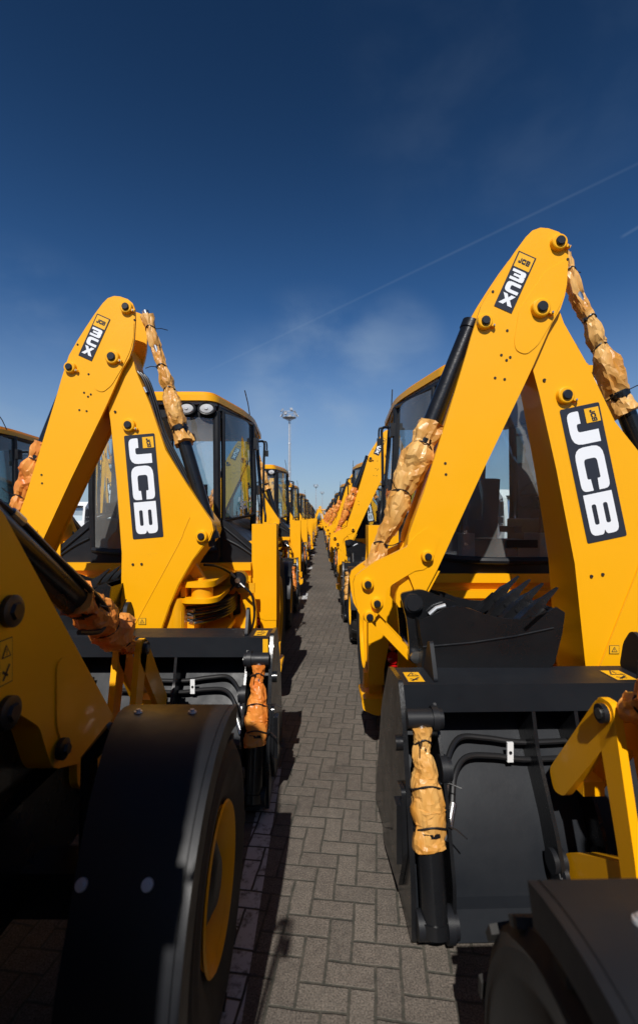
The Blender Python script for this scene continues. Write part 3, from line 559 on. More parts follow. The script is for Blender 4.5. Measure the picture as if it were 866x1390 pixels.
def loader(row_kind, loc, label, film):
    root = bpy.data.objects.new('backhoe_loader', None); COL.objects.link(root); root.empty_display_size = 0.4
    root.location = loc; root['label'] = label; root['category'] = 'backhoe loader'; root['group'] = GRP
    # chassis and rear frame
    m = MB('yellow'); m.bb(-.62, .62, .1, .5, .35, 1.3, .02); m.bb(-.30, .30, 3.3, 3.6, .5, .9, .02); m.use('black'); m.bb(-.42, .42, .5, 3.5, .45, .82, .02); m.bb(-.36, .36, .5, 3.3, .82, 1.1); m.bb(-.9, .9, .88, 1.02, .62, .82, .02); m.bb(-.8, .8, 3.08, 3.22, .42, .58, .02)  # black on the yellow chassis beams stands in for shade under the machine
    m.use('yellow').bb(-.30, .30, 3.55, 3.72, .55, 1.05, .02)
    m.done('chassis', root)
    m = MB('yellow'); m.bb(-.935, .935, -.14, .0, 1.325, 1.395, .010); m.bb(-.935, .935, -.14, .0, 1.205, 1.265, .010); m.bb(-.935, .935, -.085, .0, 1.262, 1.33, .002); m.bb(-.935, .935, -.10, .0, .9, 1.0, .01); m.bb(-.935, .935, -.12, .02, .42, .56, .012); m.bb(-.935, .935, -.02, .012, .45, 1.2, .002)
    
    fr = m.done('rear_frame', root)
    # carriage that slides on the rails, with the kingpost
    m = MB('yellow'); car = fillet([(.30, .36), (1.0, .36), (1.0, 1.0), (.93, 1.22), (.78, 1.33), (.60, 1.39), (.42, 1.34), (.33, 1.1)], .06)
    m.prism(car, 'y', -.24, -.165, 0, holes=[RR(.64, .90, .88, 1.15, .11)])
    m.use('black').bb(.46, .84, -.163, -.15, .8, 1.1, 0)
    m.use('yellow_dark'); m.bb(.42, .80, -.80, -.24, .42, .60, .02); m.bb(.46, .74, -.86, -.24, .60, .86, .02); m.bb(.50, .60, -.9, -.24, .86, 1.0, .015)
    m.bb(.80, .93, -.34, -.235, .56, .80, .02);  m.bb(.86, .99, -.27, -.235, 1.13, 1.22, .01)
    m.use('yellow'); m.prism(fillet([(.50, -.24), (.76, -.24), (.77, -.90), (.72, -.98), (.55, -.98), (.50, -.90)], .04), 'z', 1.285, 1.33, .006); m.prism(fillet([(.50, -.24), (.78, -.24), (.80, -.92), (.74, -1.01), (.55, -1.01), (.50, -.92)], .05), 'z', 1.165, 1.20, .006); m.bb(.50, .54, -.92, -.24, 1.195, 1.29, .005)
    m.prism(fillet([(.44, -.24), (.82, -.24), (.82, -.88), (.74, -1.0), (.55, -1.0), (.44, -.88)], .05), 'z', .86, .90, .006)
    car_o = m.done('sliding_carriage', root)
    m = MB('yellow_dark'); m.cyl((.66, -.88, 1.195), (.66, -.88, 1.29), .085, seg=28); m.cyl((.48, -.93, .62), (.48, -.93, 1.20), .06, seg=28); m.cyl((.64, -.86, 1.325), (.64, -.86, 1.35), .035, seg=20); m.prism([(.25, -.98), (.52, -.98), (.56, -.84), (.45, -.76), (.25, -.80)], 'z', .66, 1.1, .01)
    m.bb(.20, .48, -.98, -.72, .62, .90, .03)
    m.prism([(.50, 1.45), (.60, 1.32), (.68, 1.33), (.56, 1.52)], 'y', -.86, -.80, .01); m.done('kingpost', root)
    m = MB('black'); m.cyl((.855, -.235, 1.263), (.855, -.36, 1.263), .075, seg=28); m.use('blackp').cyl((.855, -.36, 1.263), (.855, -.375, 1.263), .06, seg=24); m.use('steel').cyl((.855, -.375, 1.263), (.855, -.40, 1.263), .025, seg=6); m.cyl((.83, -.375, 1.29), (.79, -.39, 1.33), .012, seg=8); m.cyl((.87, -.375, 1.24), (.92, -.39, 1.20), .012, seg=8)
    ca = m.done('swing_ram_cap', root)
    m = MB('hose')
    for i in range(6):
        z = .955 + i * .024; yo = -.36 - (i % 3) * .03
        m.tube([(.53, -.86 - (i % 2) * .03, z + .035), (.62, -.88 + (i % 3) * .03, z + .035), (.72, -.72 + (i % 3) * .03, z + .03), (.80, -.52, z + .04), (.82, -.32, z + .05), (.80, -.12, z + .05)], .013, 8, sub=4)
        if i % 2 == 0: m.use('steel').cyl((.55, -.88, z + .035), (.60, -.895, z + .037), .018, seg=10); m.use('hose')
    m.tube([(.92, -.39, 1.20), (.985, -.38, 1.12), (1.0, -.34, .95), (.97, -.30, .80), (.93, -.28, .68)], .011, 8, sub=6)
    m.tube([(.79, -.39, 1.33), (.74, -.50, 1.385), (.70, -.62, 1.42), (.64, -.74, 1.44)], .011, 8, sub=6)
    m.tube([(.83, -.37, 1.22), (.76, -.38, 1.15), (.70, -.36, 1.10), (.66, -.3, 1.02)], .011, 8, sub=6)
    
    m.use('yellow').bb(.77, .785, -.30, -.24, .84, .96, .003)
    m.done('hydraulic_hoses', root)
    m = MB('yellow'); m.prism(RR(0, 0, .11, .05, .004), 'y', 0, 0) if False else None
    # stabilizer posts
    for s in (-1, 1):
        m = MB('yellow'); m.prism([(s * .935, .88), (s * 1.06, .83), (s * 1.175, .83), (s * 1.175, 1.77), (s * .935, 1.77)], 'y', -.06, .16, .010)
        m.prism([(s * .99, .94), (s * 1.05, .62), (s * 1.05, .50), (s * 1.172, .50), (s * 1.172, .94)], 'y', -.055, .15, .008)
        m.bb(s * .90, s * .936, -.02, .10, 1.48, 1.60, .006); m.bb(s * .90, s * .936, -.02, .10, 1.08, 1.2, .006)
        m.prism([(s * 1.174, 1.6), (s * 1.19, 1.4), (s * 1.2, .9), (s * 1.174, .5)], 'y', .09, .12, .002)
        p = m.done('stabilizer_post', root)
        m = MB('yellow'); m.bb(s * 1.06, s * 1.165, -.02, .12, .40, .56, .015); m.bb(s * 1.165, s * 1.205, .0, .10, .46, .58, .01)
        m.prism(fillet([(s * 1.02, .42), (s * 1.235, .42), (s * 1.225, .33), (s * 1.12, .285), (s * 1.02, .30)], .03), 'y', -.13, .20, .012)
        m.done('stabilizer_foot', p)
        m = MB('blackp'); m.bb(s * .90, s * 1.04, .02, .12, .58, .86, .015)
        m.use('amber').lathe([(0, 0), (0, .045), (-.02, .04), (-.03, 0)], (s * .97, .02, .795), 'y', 24)
        m.use('red').lathe([(0, 0), (0, .052), (-.025, .045), (-.035, 0)], (s * .97, .02, .695), 'y', 24); m.lathe([(0, 0), (0, .04), (-.015, .035), (-.02, 0)], (s * .97, .02, .61), 'y', 20)
        m.done('tail_light', root)
    # cab ---------------------------------------------------------------
    A = {(-1): None}
    m = MB('blackp')
    def pil(p, q, a, b): # pillar as flattened bar
        m.tube([p, q], a, 8)
    for s in (-1, 1):
        m.tube([(s * .60, -.06, 1.45), (s * .605, -.10, 2.0), (s * .60, -.10, 2.86)], .036, 10); m.tube([(s * .645, .0, 1.5), (s * .65, -.02, 2.1), (s * .645, -.02, 2.88)], .022, 8)
        m.tube([(s * .81, .85, 1.45), (s * .825, .85, 2.2), (s * .795, .85, 2.93)], .035, 10); m.tube([(s * .74, 1.90, 1.0), (s * .77, 1.88, 2.0), (s * .72, 1.78, 2.92)], .035, 10)
        m.tube([(s * .60, -.08, 2.89), (s * .795, .85, 2.93), (s * .72, 1.78, 2.93)], .034, 10); m.tube([(s * .62, -.04, 1.80), (s * .825, .85, 1.88)], .026, 8)
        m.tube([(s * .825, .85, 1.30), (s * .78, 1.88, 1.30)], .03, 8)
    m.sheet([[(x, -.13 + .20 * (abs(x) / .62) ** 3 * .3, z) for x in [-.62 + 1.24 * i / 14 for i in range(15)]] for z in (2.79, 2.95)])
    m.sheet([[(x, -.13 + .06 * (abs(x) / .62) ** 3 + yo, 2.79) for x in [-.62 + 1.24 * i / 14 for i in range(15)]] for yo in (0, .14)])
    m.tube([(-.60, -.09, 1.52), (-.3, -.155, 1.50), (.3, -.155, 1.50), (.60, -.09, 1.52)], .028, 8, sub=5)
    m.bb(-.62, .62, -.10, .15, 1.385, 1.50, .03); m.bb(-.6, .6, .2, 1.6, 1.10, 1.2, .01)
    m.bb(-.12, .12, -.165, -.145, 1.60, 1.66, .008)
    cab = m.done('cab_frame', root)
    m = MB('yellow'); rp = fillet([(-.60, -.20), (.60, -.20), (.835, .75), (.77, 2.02), (-.77, 2.02), (-.835, .75)], [.12, .12, .3, .12, .12, .3], 6)  # roof and cab front drawn out forward to throw shade on the loader arms
    m.prism(rp, 'z', 2.945, 3.0, .02); cen = (0, .75); m.prism([((x) * .93, cen[1] + (y - cen[1]) * .93) for x, y in rp], 'z', 2.99, 3.045, .035)
    m.done('cab_roof', cab)
    m = MB('inner'); m.prism([(x * .97, cen[1] + (y - cen[1]) * .97) for x, y in rp], 'z', 2.915, 2.947, 0); m.done('roof_lining', cab)
    m = MB('glass'); m.sheet([[(x, -.145 + .06 * (abs(x) / .6) ** 2.5 - .02 * math.sin((z - 1.5) / 1.3 * 3.1), z) for x in [-.585 + 1.17 * i / 16 for i in range(17)]] for z in [1.52 + 1.28 * j / 8 for j in range(9)]]); m.done('rear_window', cab)
    for s in (-1, 1):
        def P4(t, q):
            a = Vector((s * (.65 + .0 * q), 0, 1.82 + 1.05 * q)); b_ = Vector((s * (.825 - .03 * q), .83, 1.89 + 1.03 * q)); p = a.lerp(b_, t); p.x += s * .03 * math.sin(t * 3.14); return p
        m = MB('side_glass'); m.sheet([[P4(i / 8, j / 6) for i in range(9)] for j in range(7)])
        sw = m.done('side_window', cab)
        if True:
            k = MB('white'); hh = .08
            def FW(u, v, off):
                t = (u if s > 0 else u) ; q = v; p = P4((.40 if s > 0 else .93) + t / .86 * (1 if s > 0 else -1) + (0 if s > 0 else .0), .07 + v); p.x += s * (off + .002); return p
            if s > 0: word(k, '3CX', FW, hh, .003, .1, .8); k.use('green'); e0_ = wlen('3CX', hh, .1, .8) + .012; word(k, 'eko'.replace('k', 'k'), lambda u, v, off: FW(u + e0_, v, off), hh, .003, .1, .8)
            else: word(k, '3CX', FW, hh, .003, .1, .8); k.use('green'); e0_ = wlen('3CX', hh, .1, .8) + .012; word(k, 'eko', lambda u, v, off: FW(u + e0_, v, off), hh, .003, .1, .8)
            k.done('window_decal', sw)
        m = MB('glass'); m.sheet([[(s * .835, .89, 1.33), (s * .79, 1.84, 1.33)], [(s * .835, .89, 2.1), (s * .785, 1.84, 2.1)], [(s * .80, .89, 2.9), (s * .73, 1.76, 2.9)]]); m.done('door_window', cab)
        m = MB('blackp')
        m.box((s * .83, .87, 2.70), (.07, .10, .13), bev=.02); m.box((s * .84, .90, 2.16), (.08, .09, .11), bev=.03)
        m.tube([(s * .88, .90, 2.735), (s * .915, .95, 2.745), (s * .935, .96, 2.71), (s * .93, .96, 2.55), (s * .925, .96, 2.2), (s * .935, .95, 1.95), (s * .95, .93, 1.86), (s * .95, .93, 1.78)], .014, 10, sub=4)
        m.tube([(s * .925, .955, 2.745), (s * .955, .955, 2.74), (s * .965, .955, 2.70), (s * .965, .955, 2.64)], .009, 8, sub=3); m.box((s * .965, .955, 2.60), (.035, .03, .07), bev=.008)
        m.tube([(s * .91, .92, 2.16), (s * .93, .95, 2.16)], .012, 8)
        m.done('mirror_rail', cab)
        m = MB('blackp'); m.tube([(s * .66, .16, 2.68), (s * .70, .33, 2.69)], .012, 8); m.box((s * .70, .36, 2.68), (.03, .16, .03), bev=.01); m.done('window_catch', cab)
        for xx in (.33, .52):
            m = MB('blackp'); m.lathe([(.05, 0), (.05, .05), (0, .066), (-.03, .068), (-.035, .06), (-.02, 0)], (s * xx, -.14, 2.872), 'y', 28)
            m.use('lens').lathe([(-.022, 0), (-.03, .052), (-.04, .045), (-.048, 0)], (s * xx, -.14, 2.872), 'y', 28)
            m.use('galv').lathe([(-.047, 0), (-.047, .014), (-.052, .012), (-.052, 0)], (s * xx, -.14, 2.872), 'y', 12)
            bmesh.ops.scale(m.bm, vec=(1.3, 1, .9), space=Matrix.Translation((-s * xx, .14, -2.872)), verts=m.bm.verts); m.done('work_light', cab)
        m = MB('blackp')
        sec = [(.60, 1.84), (.70, 1.78), (.83, 1.66), (.97, 1.54), (1.0, 1.46), (.98, 1.39), (.60, 1.39)]
        m.prism(fillet([(s * a, b) for a, b in sec], .04), 'y', -.04, 1.62, .02)
        for j in range(2): m.tube([(s * (.66 + .0 * j), -.045, 1.74 - .11 * j), (s * (.78 + .02 * j), -.045, 1.64 - .08 * j), (s * .95, -.045, 1.50 - .04 * j)], .012, 8, sub=4)
        m.done('rear_fender', root)
    m = MB('glass'); m.sheet([[(-.72, 1.90, 1.2), (0, 1.98, 1.2), (.72, 1.90, 1.2)], [(-.75, 1.88, 2.0), (0, 1.97, 2.0), (.75, 1.88, 2.0)], [(-.70, 1.78, 2.9), (0, 1.86, 2.9), (.70, 1.78, 2.9)]]); m.done('windscreen', cab)
    m = MB('seat'); m.box((0, .75, 1.55), (.5, .5, .14), bev=.04); m.box((0, 1.0, 1.92), (.48, .13, .62), Matrix.Rotation(R(8), 4, 'X'), .05); m.box((0, 1.04, 2.30), (.26, .09, .18), Matrix.Rotation(R(8), 4, 'X'), .03); m.use('blackp'); m.box((-.3, .8, 1.72), (.07, .36, .06), bev=.02); m.box((.3, .8, 1.72), (.07, .36, .06), bev=.02); m.cyl((0, .75, 1.2), (0, .75, 1.5), .12, seg=16); m.done('operator_seat', cab)
    for a in (-.34, .34):
        m = MB('inner'); m.bb(a - .07, a + .07, .12, .42, 1.2, 1.70, .03); m.use('blackp').cyl((a, .28, 1.70), (a, .24, 1.92), .012, seg=8); m.lathe([(-.03, 0), (-.02, .025), (.03, .025), (.04, 0)], (a, .235, 1.95), 'z', 12); m.done('lever_console', cab)
    m = MB('inner'); m.bb(.45, .72, .6, 1.5, 1.2, 1.60, .03); m.done('side_console', cab)
    m = MB('blackp'); m.bb(-.12, .12, 1.40, 1.54, 1.2, 1.85, .05); m.tube([(.19 * math.cos(t), 1.28 + .09 * math.sin(t), 2.02 + .16 * math.sin(t)) for t in [6.283 * k / 24 for k in range(25)]], .014, 8); m.cyl((0, 1.28, 2.0), (0, 1.42, 1.8), .03, seg=10); m.tube([(-.16, 1.28, 2.02), (.16, 1.28, 2.02)], .012, 8)
    m.done('steering_column', cab)
    m = MB('hose'); m.tube([(.20, -.19, 1.60), (.24, -.20, 1.95), (.22, -.185, 2.3)], .007, 8); m.tube([(.23, -.19, 1.9), (.20, -.185, 2.58)], .010, 8); m.done('rear_wiper', cab)
    m = MB('hose'); m.tube([(.80, .70, 3.0), (.79, .62, 3.12), (.775, .5, 3.23)], .006, 6); m.done('aerial', cab); m = MB('hose'); m.tube([(-.80, 1.2, 3.0), (-.79, 1.2, 3.2)], .006, 6); m.done('aerial', cab)
    # wheels, fenders, bonnet
    for s in (-1, 1):
        wheel(root, (s * .915, .97, .72), .72, .44, .38, 16, 'rear_wheel'); wheel(root, (s * .955, 3.15, .5), .5, .34, .24, 14, 'front_wheel')
        m = MB('blackp'); rad = .61; N = 16; th = [R(172 - 98 * k / N) for k in range(N + 1)]
        outer = [(3.13 + rad * 1.02 * math.cos(t), .50 + rad * math.sin(t)) for t in th]; x0, x1 = .655, 1.125
        pr = outer + [(3.13 + (rad * 1.02 - .03) * math.cos(t), .50 + (rad - .03) * math.sin(t)) for t in th[::-1]]
        m.prism(pr, 'x', lambda p: s * (.72 + .13 * min(1, max(0, (3.2 - p[0]) / .6))), s * x1, .010)
        lip = outer + [(3.13 + (rad - .075) * math.cos(t), .50 + (rad - .075) * math.sin(t)) for t in th[::-1]]
        m.prism(lip, 'x', min(s * (x1 - .005), s * (x1 + .02)), max(s * (x1 - .005), s * (x1 + .02)), .006)
        m.use('black').tube([(s * .62, 3.15, .5), (s * .63, 3.15, .95), (s * .72, 3.15, 1.06)], .03, 10)
        fe = m.done('front_fender', root)
        for t in (R(86), R(141)):
            for xx in ((.80, 1.0) if t < 2 else (.86, 1.03)):
                b = Vector((s * xx, 3.13 + rad * 1.02 * math.cos(t), .5 + rad * math.sin(t))); nn = Vector((0, math.cos(t), math.sin(t)))
                m = MB('galv'); m.cyl(b - nn * .004, b + nn * .005, .017, .015, seg=16); m.cyl(b + nn * .005, b + nn * .012, .009, seg=6); m.done('fender_bolt', fe)
    m = MB('yellow'); m.prism([(1.66, .95), (1.66, 1.52), (2.2, 1.50), (3.1, 1.36), (3.55, 1.22), (3.72, 1.05), (3.74, .80), (3.5, .80)], 'x', -.29, .29, .04); m.use('black'); 
    for k in range(6): m.bb(-.22, .22, 3.735, 3.75, .84 + k * .035, .855 + k * .035, .002)
    m.done('bonnet', root)
    # loader arms
    for s in (-1, 1):
        m = MB('yellow'); arm = [(1.72, 1.38), (1.95, 1.72), (2.78, 1.90), (2.92, 1.86), (3.72, .86), (3.46, .775), (3.20, .88), (3.12, 1.08), (2.95, 1.22), (2.5, 1.30), (2.0, 1.30), (1.80, 1.20)]
        m.prism(fillet(arm, [.08, .12, .2, .03, .02, .04, .05, .03, .03, .06, .06, .08]), 'x', min(s * .335, s * .465), max(s * .335, s * .465), .008)
        dbl = fillet([(2.70, 1.80), (2.91, 1.84), (3.12, 1.56), (3.05, 1.28), (2.9, 1.16), (2.70, 1.3)], .06); m.prism(dbl, 'x', min(s * .465, s * .474), max(s * .465, s * .474), .003)
        m.prism(fillet([(3.22, 1.30), (3.36, 1.26), (3.52, 1.04), (3.50, .90), (3.34, .86), (3.22, 1.0)], .08), 'x', min(s * .465, s * .472), max(s * .465, s * .472), .003)
        lo = [(3.40, .98), (3.56, .98), (3.95, .62), (4.36, .37), (4.46, .27), (4.42, .17), (4.30, .17), (3.80, .42), (3.40, .70)]
        m.prism(fillet(lo, .04), 'x', min(s * .345, s * .455), max(s * .345, s * .455), .008)
        ar = m.done('loader_arm', root)
        for q, r in (((2.945, 1.53), .052), ((2.93, 1.21), .052), ((3.24, .94), .04), ((4.36, .27), .045)):
            m = MB('pin'); x = s * .474; m.lathe([(0, 0), (0, r), (s * .018, r), (s * .024, r * .7), (s * .024, 0)], (x, q[0], q[1]), 'x', 24); m.use('pin').lathe([(s * .02, 0), (s * .02, r * .62), (s * .034, r * .5), (s * .034, 0)], (x, q[0], q[1]), 'x', 6); m.done('pivot_pin', ar)
        m = MB('dblack'); warn(m, lambda u, v, off: Vector((s * (.474 + off), 2.895 + (u if s > 0 else u), 1.30 + v)), .065, .145, .001); m.done('warning_sticker', ar)
        # tilt ram from high on the arm to the lever over the bucket
        o = wrapped_ram(root, (s * .395, 4.09, 1.09), (s * .395, 2.72, 1.98), .058, 'wrap_orange', .03, .44, 3, seed=11, bag=.45, name='tilt_ram', rod=.5)
        m = MB('hose'); m.tube([(s * .40, 2.8, 1.96), (s * .43, 3.0, 1.86), (s * .44, 3.25, 1.69), (s * .455, 3.48, 1.53), (s * .475, 3.62, 1.40), (s * .46, 3.60, 1.31), (s * .42, 3.48, 1.33)], .013, 8, sub=6); m.tube([(s * .36, 2.8, 1.98), (s * .36, 3.1, 1.79), (s * .38, 3.45, 1.56), (s * .40, 3.60, 1.44)], .013, 8, sub=6)
        m.use('steel').cyl((s * .43, 3.02, 1.85), (s * .435, 3.07, 1.815), .019, seg=10); m.use('black').tube([(s * .395, 2.75, 1.9), (s * .395, 3.45, 1.44)], .03, 8)
        m.done('ram_hose', o)
        m = MB('yellow')
        for xx in (.335, .455):
            a, b_ = min(s * (xx - .016), s * (xx + .016)), max(s * (xx - .016), s * (xx + .016))
            m.prism(fillet([(4.05, 1.14), (4.14, 1.14), (4.15, 1.06), (4.02, .62), (3.98, .45), (3.90, .45), (3.93, .64)], .03), 'x', a, b_, .004)
            m.prism(fillet([(4.06, 1.13), (4.14, 1.13), (4.50, .66), (4.46, .58), (4.38, .60), (4.04, 1.03)], .03), 'x', a, b_, .004)
        m.cyl((s * .315, 4.09, 1.09), (s * .475, 4.09, 1.09), .035, seg=16); m.bb(s * .35, s * .44, 4.28, 4.40, .66, .72, .006)
        m.use('pin').cyl((s * .475, 4.09, 1.09), (s * .495, 4.09, 1.09), .036, seg=18); m.cyl((s * .318, 4.09, 1.09), (s * .30, 4.09, 1.09), .036, seg=18); m.use('steel').cyl((s * .495, 4.09, 1.09), (s * .50, 4.09, 1.09), .02, seg=10)
        m.done('tilt_lever', root)
    # front bucket
    wall = [(4.88, .94), (4.80, .80), (4.70, .66), (4.61, .54), (4.53, .42), (4.47, .29), (4.43, .16), (4.41, .02)]
    wback = [(5.32, .02), (5.34, .05), (4.47, .06), (4.49, .17), (4.53, .31), (4.58, .43), (4.66, .55), (4.75, .67), (4.85, .81), (4.92, .94)]
    m = MB('shell'); m.prism(wall + wback, 'x', -1.13, 1.13, 0)
    m.prism([(4.60, 1.02), (4.60, .885), (4.615, .885), (4.615, 1.0), (4.82, 1.0), (4.84, .93), (4.86, .93), (4.86, 1.02)], 'x', -1.13, 1.13, .003)
    m.prism([(4.32, .02), (4.36, .13), (4.50, .13), (4.50, .02)], 'x', -1.10, 1.10, .003)
    fb = m.done('front_bucket', root)
    for s in (-1, 1):
        sp = fillet([(4.605, 1.045), (4.52, .90), (4.33, .30), (4.31, .03), (5.36, .02), (5.34, .12), (5.12, .72), (4.88, 1.025)], [.02, .05, .1, .02, .02, .03, .08, .03])
        m = MB('black'); m.prism(sp, 'x', min(s * 1.135, s * 1.158), max(s * 1.135, s * 1.158), .003); 
        m.prism(fillet([(4.64, .99), (4.44, .70), (4.29, .30), (4.28, .06), (4.42, .05), (4.50, .28), (4.66, .62), (4.80, .90)], .03), 'x', min(s * .975, s * .99), max(s * .975, s * .99), .003)
        m.prism(fillet([(4.42, .62), (4.54, .60), (4.62, .30), (4.95, .10), (4.9, .05), (4.5, .12), (4.38, .35)], .03), 'x', min(s * 1.160, s * 1.180), max(s * 1.160, s * 1.180), .003)
        m.bb(s * 1.18, s * 1.205, 4.40, 4.47, .30, .56, .006); m.cyl((s * 1.15, 4.52, .78), (s * 1.19, 4.52, .78), .035, seg=14)
        m.done('side_plate', fb)
        for xx in (.285, .495):
            m = MB('black'); m.prism(fillet([(4.62, .95), (4.88, .95), (4.80, .78), (4.60, .50), (4.48, .26), (4.44, .20), (4.36, .20), (4.33, .30), (4.38, .42), (4.56, .72)], .02), 'x', min(s * (xx - .009), s * (xx + .009)), max(s * (xx - .009), s * (xx + .009)), .004)
            m.use('blackp').cyl((s * (xx - .03), 4.39, .31), (s * (xx + .03), 4.39, .31), .05, seg=20)
            m.done('rib', fb)
        for (q0, q1, qr, yy, zz) in ((.975, 1.14, .045, 4.50, .90), (.97, 1.14, .055, 4.30, .12), (.945, .995, .05, 4.47, .68)):
            m = MB('blackp'); m.cyl((s * q0, yy, zz), (s * q1, yy, zz), qr, seg=22); m.cyl((s * (q0 + .02), yy, zz), (s * (q0 + .05), yy, zz), qr * 1.25, seg=22); m.use('steel').cyl((s * q0, yy, zz), (s * (q0 - .008), yy, zz), qr * .25, seg=8); m.done('clam_pivot', fb)
        wrapped_ram(root, (s * 1.075, 4.49, .90), (s * 1.065, 4.28, .10), .056, film[2], .04, .62, 3, seed=21, bag=.28, name='clam_ram', rod=.5, soft=.45, thin=.3)
        m = MB('hose')
        m.tube([(s * 1.02, 4.40, .50), (s * .975, 4.46, .56), (s * .93, 4.57, .66), (s * .84, 4.67, .725), (s * .70, 4.68, .72), (s * .5, 4.67, .70), (s * .1, 4.68, .71)], .014, 10, sub=6)
        m.tube([(s * 1.0, 4.37, .42), (s * .95, 4.44, .49), (s * .90, 4.55, .60), (s * .82, 4.62, .655), (s * .68, 4.63, .655), (s * .5, 4.62, .64), (s * .1, 4.63, .65)], .014, 10, sub=6)
        m.use('steel').cyl((s * .995, 4.435, .525), (s * .955, 4.50, .60), .019, seg=12); m.cyl((s * .975, 4.40, .455), (s * .935, 4.465, .525), .019, seg=12); m.use('wpaint').bb(s * .59, s * .62, 4.61, 4.622, .632, .728, .003); m.use('pin').cyl((s * .605, 4.606, .68), (s * .605, 4.612, .68), .008, seg=8)  # white on the silver hose clip stands in for its bright reflection
        m.done('bucket_hose', root)
        m = MB('shell'); m.prism(fillet([(4.63, 1.02), (4.85, 1.02), (4.80, 1.10), (4.76, 1.19), (4.72, 1.20)], .02), 'x', min(s * .955, s * .975), max(s * .955, s * .975), .002); m.done('guide_lug', fb)
        m = MB('dyellow'); warn(m, lambda u, v, off: Vector((s * 1.06 - .045 + u, 4.63 + v, 1.021 + off)), .09, .15, .001); m.done('warning_sticker', fb)
        if s > 0: m = MB('dyellow'); flat(m, [(0, 0), (.035, 0), (.035, .12), (0, .12)], lambda u, v, off: Vector((1.085 + u, 4.595 - off, .89 + v)), .002); m.done('warning_sticker', fb)
    m = MB('shell'); m.prism(fillet([(4.63, 1.02), (4.85, 1.02), (4.82, 1.16), (4.76, 1.24), (4.70, 1.22)], .03), 'x', .10, .125, .002); m.done('guide_lug', fb)
    m = MB('dyellow'); warn(m, lambda u, v, off: Vector((-.06 + u, 4.63 + v, 1.021 + off)), .11, .15, .001); m.done('warning_sticker', fb)
    backhoe(root, *row_kind, film=film, seed=5)
    return root

def children(o): return list(KIDS.get(o.name, []))
def index_kids():
    KIDS.clear()
    for o in bpy.data.objects:
        if o.parent: KIDS.setdefault(o.parent.name, []).append(o)
KIDS = {}
SMALL = {'cable_tie', 'fender_bolt', 'bucket_tooth', 'window_catch', 'rear_wiper', 'window_decal', 'steering_column', 'lever_console', 'side_console', 'aerial', 'clam_pivot', 'guide_lug', 'warning_sticker', 'ram_hose', 'roof_lining', 'pivot_pin', 'bucket_hanger', 'cutting_edge', 'swing_ram_cap'}
def dup(src, parent=None, far=False):
    if far and src.name.split('.')[0] in SMALL: return None
    c = src.copy(); COL.objects.link(c); c.parent = parent
    for ch in children(src): dup(ch, c, far)
    return c
# ------------------------------------------------------------------ ground
def struct(o): o['kind'] = 'structure'; return o
m = MB('paving'); m.sheet([[(-700, -700, 0), (700, -700, 0)], [(-700, 900, 0), (700, 900, 0)]]); struct(m.done('ground'))
m = MB('line'); m.sheet([[(-.40, -3, .004), (-.285, -3, .004)], [(-.40, 3.4, .004), (-.285, 3.4, .004)]]); struct(m.done('painted_line'))
for k in range(6):
    y = 10.35 + 6.1 * k; m = MB('line'); m.sheet([[(-.42, y, .004), (-.30, y, .004)], [(-.42, y + .9, .004), (-.30, y + .9, .004)]]); struct(m.done('painted_line'))

# ------------------------------------------------------------------ the parked machines
GRP = 'new yellow backhoe loaders parked nose to tail in rows'
LX, LY, RX, RY, P = -1.605, 4.6, 1.555, 3.75, 6.1
LK = ((.032, 3.05), R(-2.7)); RK = ((-.292, 3.038), R(4.2))
ORD = ['first', 'second', 'third', 'fourth', 'fifth', 'sixth', 'seventh', 'eighth', 'ninth', 'tenth', 'eleventh', 'twelfth']
left = loader(LK, (LX, LY, 0), 'backhoe loader left of the aisle, its whole boom, decals and side window in view', ('wrap_orange', 'wrap_tan', 'wrap_orange'))
right = loader(RK, (RX, RY, 0), 'largest backhoe loader right of the aisle, boom peak highest of all, tan film on rams', ('wrap_tan', 'wrap_tan', 'wrap_tan'))
index_kids()
rnd = random.Random(3)
def put(src, x, y, label, far=False, rz=0.0):
    o = dup(src, None, far); o.location = (x, y, 0); o['label'] = label; o['category'] = 'backhoe loader'; o['group'] = GRP; o.rotation_euler = (0, 0, rz)
    return o
put(left, LX + .13, LY - P + .05, 'foreground backhoe loader at lower left, showing its black front fender and shaded loader arm')
put(right, 1.655, -2.318, 'foreground backhoe loader at lower right, its black front bucket open beside the aisle', rz=R(1.5))
for k in range(1, 11):
    far = k >= 4
    j = lambda: rnd.uniform(-.05, .05)
    if k < 10: put(left, LX + j(), LY + P * k + j() * 3, 'yellow backhoe loader in the row just left of the aisle, %s from the camera' % ORD[k + 1], far, R(rnd.uniform(-.4, .4)))
    if k < 10: put(right, RX + j(), RY + P * k + j() * 3, 'yellow backhoe loader in the row just right of the aisle, %s from the camera' % ORD[k + 1], far, R(rnd.uniform(-.4, .4)))
put(right, .2, RY + P * 10 + 1.5, 'distant backhoe loader closing the far end of the aisle', True)
cache = {}
for o in list(bpy.data.objects):
    if o.name.startswith('protective_film'):
        r = o.parent.parent
        if r and r.location.x > 1.2 and r.location.y > 8 and r.location.x < 2.5 and o.data.materials[0] == M['wrap_tan']:
            if o.data.name not in cache: d_ = o.data.copy(); d_.materials[0] = M['wrap_orange']; cache[o.data.name] = d_
            o.data = cache[o.data.name]
for k in range(0, 1):
    put(left, -4.98, 5.5 + P * k, 'backhoe loader cut by the left edge of the picture, only its cab corner showing')


